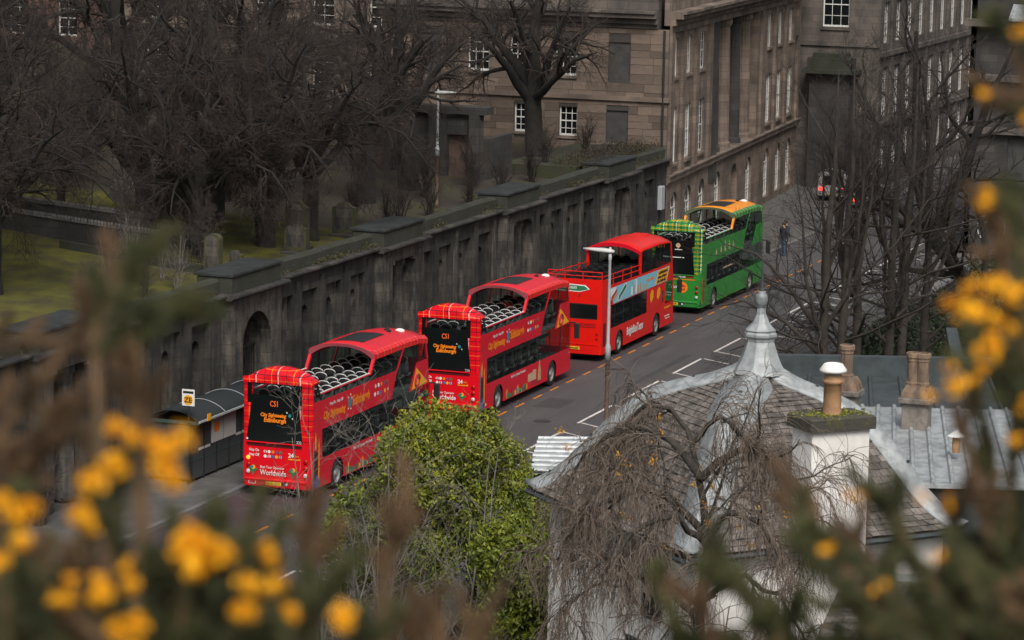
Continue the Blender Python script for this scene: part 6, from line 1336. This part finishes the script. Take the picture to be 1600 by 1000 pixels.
# ------------------------------------------------------------------ gorse close to the camera
GORSE_LEFT = [
  ('b', [(-90.493, -38.556, 21.351), (-90.444, -38.678, 21.378), (-90.415, -38.764, 21.37), (-90.398, -38.822, 21.341)]),
  ('b', [(-90.769, -38.747, 21.215), (-90.711, -38.844, 21.358), (-90.671, -38.908, 21.462), (-90.648, -38.944, 21.519)]),
  ('g', [(-90.758, -38.964, 21.459), (-90.74, -38.985, 21.524), (-90.722, -39.012, 21.575)]),
  ('b', [(-90.768, -39.036, 21.241), (-90.754, -39.025, 21.35), (-90.743, -39.007, 21.46)]),
  ('g', [(-90.852, -39.012, 21.439), (-90.829, -39.051, 21.49), (-90.813, -39.093, 21.495)]),
  ('g', [(-90.741, -39.022, 21.438), (-90.722, -39.054, 21.484), (-90.712, -39.079, 21.491)]),
  ('b', [(-90.588, -38.622, 21.28), (-90.543, -38.742, 21.292), (-90.517, -38.839, 21.236)]),
  ('g', [(-91.019, -39.048, 21.0), (-90.993, -39.055, 21.14), (-90.973, -39.064, 21.246)]),
  ('g', [(-91.043, -38.981, 20.998), (-91.028, -38.964, 21.13), (-91.006, -38.972, 21.244)]),
  ('g', [(-90.992, -39.123, 21.001), (-90.97, -39.112, 21.159), (-90.954, -39.099, 21.282)]),
  ('g', [(-91.052, -39.241, 21.03), (-91.035, -39.237, 21.141), (-91.026, -39.218, 21.235)]),
  ('g', [(-90.94, -39.265, 21.004), (-90.927, -39.248, 21.118), (-90.911, -39.235, 21.249)]),
  ('g', [(-90.859, -39.197, 20.994), (-90.826, -39.221, 21.138), (-90.795, -39.25, 21.265)]),
  ('g', [(-91.008, -39.363, 21.032), (-90.996, -39.357, 21.118), (-90.99, -39.334, 21.203)]),
  ('b', [(-90.64, -39.24, 20.925), (-90.621, -39.241, 21.037), (-90.604, -39.243, 21.131), (-90.605, -39.233, 21.15)]),
  ('b', [(-90.508, -39.319, 20.9), (-90.488, -39.309, 21.044), (-90.468, -39.32, 21.139), (-90.454, -39.335, 21.188)]),
  ('g', [(-90.809, -39.343, 20.979), (-90.8, -39.329, 21.06), (-90.78, -39.349, 21.141)]),
  ('g', [(-91.117, -39.061, 21.026), (-91.105, -39.065, 21.095), (-91.096, -39.05, 21.18)]),
  ('g', [(-91.064, -39.208, 21.029), (-91.055, -39.194, 21.115), (-91.04, -39.196, 21.2)]),
  ('b', [(-90.829, -38.968, 21.019), (-90.804, -38.987, 21.129), (-90.798, -38.963, 21.221), (-90.786, -38.978, 21.258)]),
  ('g', [(-90.88, -39.431, 21.007), (-90.868, -39.435, 21.069), (-90.864, -39.423, 21.121)]),
  ('g', [(-90.767, -39.118, 20.895), (-90.737, -39.136, 21.038), (-90.73, -39.104, 21.153)]),
  ('g', [(-90.922, -39.01, 20.924), (-90.923, -38.951, 21.05), (-90.922, -38.907, 21.15)]),
  ('g', [(-90.581, -39.002, 20.833), (-90.544, -39.053, 20.951), (-90.556, -38.98, 21.038)]),
  ('g', [(-90.845, -39.078, 20.911), (-90.771, -39.235, 21.016), (-90.776, -39.188, 21.09)]),
  ('g', [(-90.942, -39.318, 20.965), (-90.977, -39.164, 21.091), (-90.936, -39.229, 21.195)]),
  ('g', [(-90.835, -38.802, 20.877), (-90.765, -38.942, 20.994), (-90.732, -38.992, 21.082)]),
  ('g', [(-91.037, -38.791, 20.929), (-90.975, -38.912, 21.038), (-90.93, -39.001, 21.119)]),
  ('g', [(-90.581, -38.934, 20.825), (-90.512, -39.075, 20.936), (-90.505, -39.06, 21.014)]),
  ('g', [(-90.62, -38.8, 20.82), (-90.544, -38.966, 20.924), (-90.533, -38.963, 20.995)]),
  ('g', [(-90.829, -39.358, 20.94), (-90.876, -39.181, 21.044), (-90.857, -39.195, 21.126)]),
  ('g', [(-90.927, -39.214, 20.949), (-90.884, -39.283, 21.053), (-90.86, -39.315, 21.13)]),
  ('g', [(-90.623, -39.05, 20.85), (-90.577, -39.118, 20.978), (-90.579, -39.068, 21.075)]),
  ('g', [(-90.828, -38.829, 20.878), (-90.776, -38.922, 20.997), (-90.776, -38.881, 21.085)]),
  ('b', [(-90.559, -38.936, 20.819), (-90.596, -38.766, 20.964), (-90.592, -38.725, 21.081)]),
  ('g', [(-90.605, -38.912, 20.829), (-90.632, -38.774, 20.962), (-90.642, -38.697, 21.068)]),
  ('b', [(-90.996, -39.137, 20.958), (-91.011, -39.04, 21.078), (-91.003, -39.02, 21.173)]),
  ('g', [(-90.987, -39.173, 20.96), (-90.933, -39.265, 21.085), (-90.909, -39.287, 21.182)]),
  ('b', [(-90.934, -39.094, 20.937), (-90.96, -38.959, 21.069), (-90.944, -38.955, 21.178)]),
  ('b', [(-90.673, -39.079, 20.866), (-90.661, -39.07, 20.963), (-90.65, -39.068, 21.031)]),
  ('g', [(-90.635, -38.972, 20.844), (-90.632, -38.923, 20.965), (-90.615, -38.927, 21.058)]),
  ('g', [(-90.616, -39.301, 20.877), (-90.655, -39.131, 21.006), (-90.639, -39.13, 21.11)]),
  ('b', [(-91.023, -39.309, 20.985), (-91.077, -39.1, 21.113), (-91.062, -39.093, 21.219)]),
  ('g', [(-90.743, -39.17, 20.895), (-90.717, -39.195, 20.997), (-90.727, -39.134, 21.069)]),
  ('g', [(-90.484, -39.256, 20.837), (-90.54, -39.059, 20.93), (-90.511, -39.106, 20.999)]),
  ('b', [(-90.641, -38.73, 21.096), (-90.591, -38.794, 21.259), (-90.574, -38.816, 21.317)]),
  ('b', [(-90.65, -38.745, 21.188), (-90.613, -38.816, 21.263), (-90.584, -38.868, 21.321)]),
  ('b', [(-90.474, -39.279, 20.867), (-90.459, -39.292, 20.928), (-90.444, -39.306, 20.99)]),
  ('b', [(-90.32, -39.408, 20.842), (-90.318, -39.386, 20.904), (-90.305, -39.393, 20.966)]),
  ('b', [(-90.319, -39.294, 20.829), (-90.302, -39.306, 20.903), (-90.301, -39.277, 20.976)]),
  ('b', [(-90.46, -39.408, 20.878), (-90.454, -39.392, 20.95), (-90.448, -39.373, 21.021)]),
]
GORSE_RIGHT = [
  ('g', [(-89.61, -40.207, 21.798), (-89.642, -40.095, 21.848), (-89.651, -40.053, 21.883)]),
  ('b', [(-89.616, -40.21, 21.757), (-89.653, -40.101, 21.77), (-89.68, -40.022, 21.776)]),
  ('g', [(-89.436, -40.164, 21.642), (-89.449, -40.098, 21.706), (-89.465, -40.039, 21.742)]),
  ('b', [(-89.554, -40.213, 21.474), (-89.593, -40.09, 21.503), (-89.606, -40.05, 21.513)]),
  ('g', [(-89.776, -40.198, 20.813), (-89.769, -40.107, 21.049), (-89.754, -40.07, 21.225), (-89.739, -40.034, 21.39)]),
  ('g', [(-89.797, -40.139, 20.811), (-89.757, -40.118, 21.101), (-89.727, -40.115, 21.288), (-89.712, -40.09, 21.433)]),
  ('g', [(-89.847, -40.202, 21.022), (-89.819, -40.165, 21.275), (-89.798, -40.131, 21.478), (-89.783, -40.112, 21.61)]),
  ('b', [(-89.637, -40.16, 21.082), (-89.617, -40.102, 21.334), (-89.605, -40.049, 21.523), (-89.599, -40.04, 21.576)]),
  ('b', [(-89.778, -40.106, 20.997), (-89.767, -40.053, 21.183), (-89.766, -40.018, 21.265)]),
  ('g', [(-89.819, -40.187, 21.225), (-89.829, -40.113, 21.325), (-89.839, -40.072, 21.355)]),
  ('g', [(-89.554, -40.189, 21.526), (-89.572, -40.104, 21.598), (-89.588, -40.052, 21.618)]),
  ('b', [(-89.85, -39.956, 20.891), (-89.868, -39.836, 21.044), (-89.872, -39.781, 21.136)]),
  ('g', [(-89.816, -40.032, 20.934), (-89.823, -39.954, 21.057), (-89.827, -39.911, 21.128)]),
  ('b', [(-89.71, -40.055, 20.868), (-89.697, -40.024, 21.015), (-89.689, -40.008, 21.1)]),
  ('g', [(-90.107, -39.848, 20.806), (-90.093, -39.819, 20.954), (-90.115, -39.705, 21.071)]),
  ('g', [(-89.705, -40.189, 20.739), (-89.721, -40.089, 20.86), (-89.723, -40.041, 20.951)]),
  ('b', [(-89.622, -39.907, 20.684), (-89.689, -39.678, 20.774), (-89.702, -39.616, 20.835)]),
  ('b', [(-89.531, -39.987, 20.669), (-89.515, -39.971, 20.801), (-89.545, -39.844, 20.896)]),
  ('g', [(-90.025, -40.216, 20.826), (-90.067, -40.03, 20.981), (-90.093, -39.898, 21.106)]),
  ('g', [(-89.54, -39.963, 20.669), (-89.6, -39.748, 20.772), (-89.624, -39.648, 20.845)]),
  ('g', [(-89.869, -40.219, 20.786), (-89.931, -39.985, 20.925), (-89.924, -39.951, 21.038)]),
  ('g', [(-89.787, -40.104, 20.751), (-89.777, -40.061, 20.909), (-89.803, -39.932, 21.033)]),
  ('g', [(-89.968, -40.003, 20.787), (-89.966, -39.936, 20.946), (-89.985, -39.824, 21.073)]),
  ('g', [(-90.091, -40.092, 20.829), (-90.085, -40.06, 20.934), (-90.117, -39.937, 21.007)]),
  ('g', [(-89.911, -39.793, 20.747), (-89.887, -39.795, 20.885), (-89.921, -39.653, 20.989)]),
  ('b', [(-90.03, -40.344, 20.843), (-90.021, -40.315, 20.959), (-90.061, -40.166, 21.043)]),
  ('g', [(-89.612, -39.907, 20.681), (-89.631, -39.802, 20.793), (-89.644, -39.73, 20.872)]),
  ('b', [(-90.021, -39.745, 20.771), (-90.017, -39.699, 20.89), (-90.017, -39.66, 20.98)]),
  ('g', [(-89.952, -40.39, 20.827), (-90.013, -40.156, 20.967), (-90.021, -40.082, 21.081)]),
  ('g', [(-89.801, -39.668, 20.704), (-89.808, -39.584, 20.845), (-89.812, -39.523, 20.954)]),
  ('g', [(-89.797, -39.963, 20.737), (-89.853, -39.768, 20.823), (-89.887, -39.648, 20.879)]),
  ('g', [(-90.102, -40.09, 20.832), (-90.121, -39.968, 20.982), (-90.136, -39.87, 21.103)]),
  ('g', [(-89.895, -40.233, 20.794), (-89.904, -40.147, 20.93), (-89.907, -40.088, 21.037)]),
  ('g', [(-89.4, -40.263, 20.667), (-89.408, -40.159, 20.844), (-89.439, -40.009, 20.988)]),
  ('g', [(-89.526, -40.284, 20.702), (-89.563, -40.12, 20.834), (-89.564, -40.071, 20.936)]),
  ('b', [(-89.792, -40.346, 20.78), (-89.821, -40.216, 20.887), (-89.856, -40.083, 20.964)]),
  ('g', [(-89.605, -40.179, 20.711), (-89.593, -40.148, 20.855), (-89.637, -39.976, 20.963)]),
  ('b', [(-89.807, -39.652, 20.704), (-89.786, -39.677, 20.777), (-89.82, -39.564, 20.816)]),
  ('g', [(-89.891, -40.415, 20.814), (-89.922, -40.272, 20.935), (-89.949, -40.155, 21.027)]),
  ('g', [(-89.437, -40.162, 20.665), (-89.399, -40.187, 20.839), (-89.42, -40.066, 20.976)]),
  ('b', [(-89.641, -40.338, 20.739), (-89.708, -40.096, 20.856), (-89.724, -40.011, 20.945)]),
  ('g', [(-89.838, -39.963, 20.748), (-89.883, -39.793, 20.851), (-89.881, -39.764, 20.926)]),
  ('b', [(-89.716, -40.016, 20.722), (-89.711, -39.965, 20.866), (-89.731, -39.857, 20.978)]),
  ('b', [(-89.594, -39.926, 20.679), (-89.572, -39.901, 20.866), (-89.585, -39.795, 21.019)]),
  ('g', [(-89.687, -40.352, 20.753), (-89.76, -40.079, 20.904), (-89.756, -40.035, 21.029)]),
  ('g', [(-89.773, -40.228, 20.761), (-89.82, -40.047, 20.87), (-89.843, -39.949, 20.949)]),
  ('g', [(-89.469, -40.243, 20.683), (-89.471, -40.159, 20.854), (-89.49, -40.043, 20.992)]),
  ('g', [(-89.712, -40.255, 20.748), (-89.715, -40.171, 20.914), (-89.74, -40.039, 21.047)]),
]
FLOWER_LEFT = [ (-90.99, -39.117, 21.353, 0.0246), (-90.968, -39.178, 21.349, 0.0281), (-90.997, -39.116, 21.311, 0.0263), (-90.972, -39.179, 21.326, 0.0281), (-91.053, -38.993, 21.242, 0.0246), (-91.024, -39.076, 21.235, 0.021), (-91.062, -38.988, 21.194, 0.0263), (-91.01, -39.147, 21.167, 0.0175), (-90.98, -39.21, 21.209, 0.0316), (-90.967, -39.247, 21.206, 0.0263), (-90.962, -39.264, 21.198, 0.0246), (-90.948, -39.311, 21.181, 0.0307), (-91.042, -39.071, 21.135, 0.0219), (-91.031, -39.104, 21.131, 0.0281), (-90.964, -39.299, 21.113, 0.0219), (-90.945, -39.348, 21.117, 0.0149), (-90.914, -39.435, 21.12, 0.0219), (-91.016, -39.16, 21.097, 0.0246), (-91.029, -39.128, 21.088, 0.0175), (-90.974, -39.221, 21.22, 0.0193) ]
FLOWER_RIGHT = [ (-89.927, -40.066, 21.484, 0.0222), (-89.914, -40.113, 21.464, 0.0282), (-89.905, -40.134, 21.474, 0.0242), (-89.921, -40.1, 21.449, 0.0262), (-89.936, -40.055, 21.456, 0.0181), (-89.937, -40.063, 21.436, 0.0141), (-89.922, -40.112, 21.417, 0.0202), (-89.917, -40.132, 21.404, 0.0181), (-89.932, -40.1, 21.385, 0.0161), (-89.94, -40.096, 21.342, 0.0202), (-89.957, -40.056, 21.329, 0.0222), (-89.967, -40.033, 21.318, 0.0141), (-89.894, -40.094, 21.626, 0.0161), (-89.935, -40.15, 21.253, 0.0141), (-90.034, -39.922, 21.154, 0.0101), (-90.0, -40.017, 21.155, 0.0101), (-89.982, -40.069, 21.15, 0.0111), (-90.001, -40.051, 21.071, 0.0121), (-90.059, -39.89, 21.072, 0.0121), (-89.956, -40.045, 21.361, 0.0101), (-89.843, -40.119, 21.881, 0.0141), (-89.861, -40.13, 21.746, 0.0141), (-89.873, -40.076, 21.79, 0.0131), (-89.922, -40.159, 21.313, 0.0121), (-90.035, -39.979, 21.02, 0.0111), (-89.9, -40.14, 21.487, 0.0161) ]
def flower_mesh():
    rng = np.random.default_rng(77); mb = MB()
    for i in range(16):                   # pea flowers packed round the shoot tip
        d = rng.normal(size=3); d /= np.linalg.norm(d); c = d*.55; e = np.cross(d, [.3, .5, .8]); e /= np.linalg.norm(e); g = np.cross(d, e)
        for s in (-1, 1):
            mb.add([c, c+e*.32*s+d*.25, c+d*.62+e*.22*s, c+d*.5+g*.1], [(0, 1, 2, 3)])
        mb.add([c, c+g*.34+e*.3+d*.2, c+g*.52+d*.4, c+g*.34-e*.3+d*.2], [(0, 1, 2, 3)]); mb.add([c-g*.05, c-g*.24+e*.14+d*.3, c-g*.2+d*.5, c-g*.24-e*.14+d*.3], [(0, 1, 2, 3)])
    mb.lathe([(.001, -.5), (.4, -.3), (.5, 0), (.4, .3), (.001, .5)], 8)
    return mb.mesh('flower', 'gorse_flower', True)
FLM = flower_mesh()
def side_shoots(sprigs, seed):
    rn = random.Random(seed); out = list(sprigs)
    for k, pl in sprigs:
        for _ in range(6):
            i = rn.randrange(len(pl)-1); t = rn.uniform(.2, 1); a = np.array(pl[i])*(1-t)+np.array(pl[i+1])*t; ax = np.array(pl[i+1])-np.array(pl[i]); ax /= np.linalg.norm(ax)
            d = np.array([rn.gauss(0, 1) for _ in range(3)]); d -= d.dot(ax)*ax; d /= np.linalg.norm(d); d = d*.8+ax*.7+np.array([0, 0, .25]); d /= np.linalg.norm(d); l_ = rn.uniform(.025, .075)
            out.append((k, [tuple(a), tuple(a+d*l_*.5), tuple(a+(d+np.array([0, 0, .2]))*l_)]))
    return out
def gorse(label, sprigs, flowers, base, seed):
    main = len(sprigs); sprigs = side_shoots(sprigs, seed)
    G = thing('gorse_bush', label, 'gorse bush', base); b0 = np.array(base); rng = np.random.default_rng(seed)
    for m, key in (('gorse_brown', 'b'), ('gorse_green', 'g')):
        sp_V, sp_F, nb_ = [], [], 0
        for si, (k, pl) in enumerate(sprigs):
            if k != key: continue
            pl = np.array(pl)-b0; full = np.concatenate([[(0, 0, -.1)], pl]) if si < main else pl; kk = len(full)
            V, F = tubes(full[None], np.linspace(.011 if si < main else .004, .004 if si < main else .002, kk)[None], 6); link('stem', npmesh('stem', V, F, 'gorse_brown'), G)
            ln = np.linalg.norm(np.diff(pl, axis=0), axis=1); tot = ln.sum(); n = int(tot*(2200 if key == 'g' else 1500)); s = rng.uniform(0, tot, n)
            cs = np.concatenate([[0], np.cumsum(ln)]); p_ = np.stack([np.interp(s, cs, pl[:, c]) for c in range(3)], 1)
            ax = pl[-1]-pl[0]; ax /= np.linalg.norm(ax)
            d = rng.normal(size=(n, 3)); d -= (d*ax).sum(1, keepdims=True)*ax; d /= np.linalg.norm(d, axis=1, keepdims=True); d = d+ax*rng.uniform(.2, 1.4, (n, 1)); d /= np.linalg.norm(d, axis=1, keepdims=True)
            L_ = rng.uniform(.008, .022, (n, 1)); p_ = p_+rng.normal(0, .004, p_.shape)
            V, F = tubes(np.stack([p_, p_+d*L_*.6, p_+d*L_], 1), np.tile(np.array([[.0022, .0017, .0003]]), (n, 1)), 3); sp_V.append(V); sp_F.append(F+nb_); nb_ += len(V)
        if sp_V: link('spines', npmesh('spines', np.concatenate(sp_V), np.concatenate(sp_F), m), G)
    for x, y, z, r in flowers:
        c_ = CAM+(np.array([x, y, z])-CAM)*.955
        for k in range(3 if seed == 1 else 2):               # a few blossoms at each shoot tip
            p_ = c_+rng.normal(0, r*.5, 3)-b0; q_ = r*rng.uniform(.5, .72)
            o = link('flower', FLM, G, tuple(p_), tuple(rng.uniform(0, 6, 3))); o.scale = (q_, q_*rng.uniform(.8, 1.1), q_*rng.uniform(.8, 1.1))
    return G
gz = lambda x, y: float(terrain(np.array(x), np.array(y)))
gorse('yellow-flowering gorse with brown and olive shoots on the hill edge facing the shelter', GORSE_LEFT, FLOWER_LEFT, (-90.75, -39.15, gz(-90.75, -39.15)), 1)
gorse('dark green gorse with small yellow flowers on the hill edge facing the white house', GORSE_RIGHT, FLOWER_RIGHT, (-89.9, -41.0, gz(-89.9, -41.0)), 2)
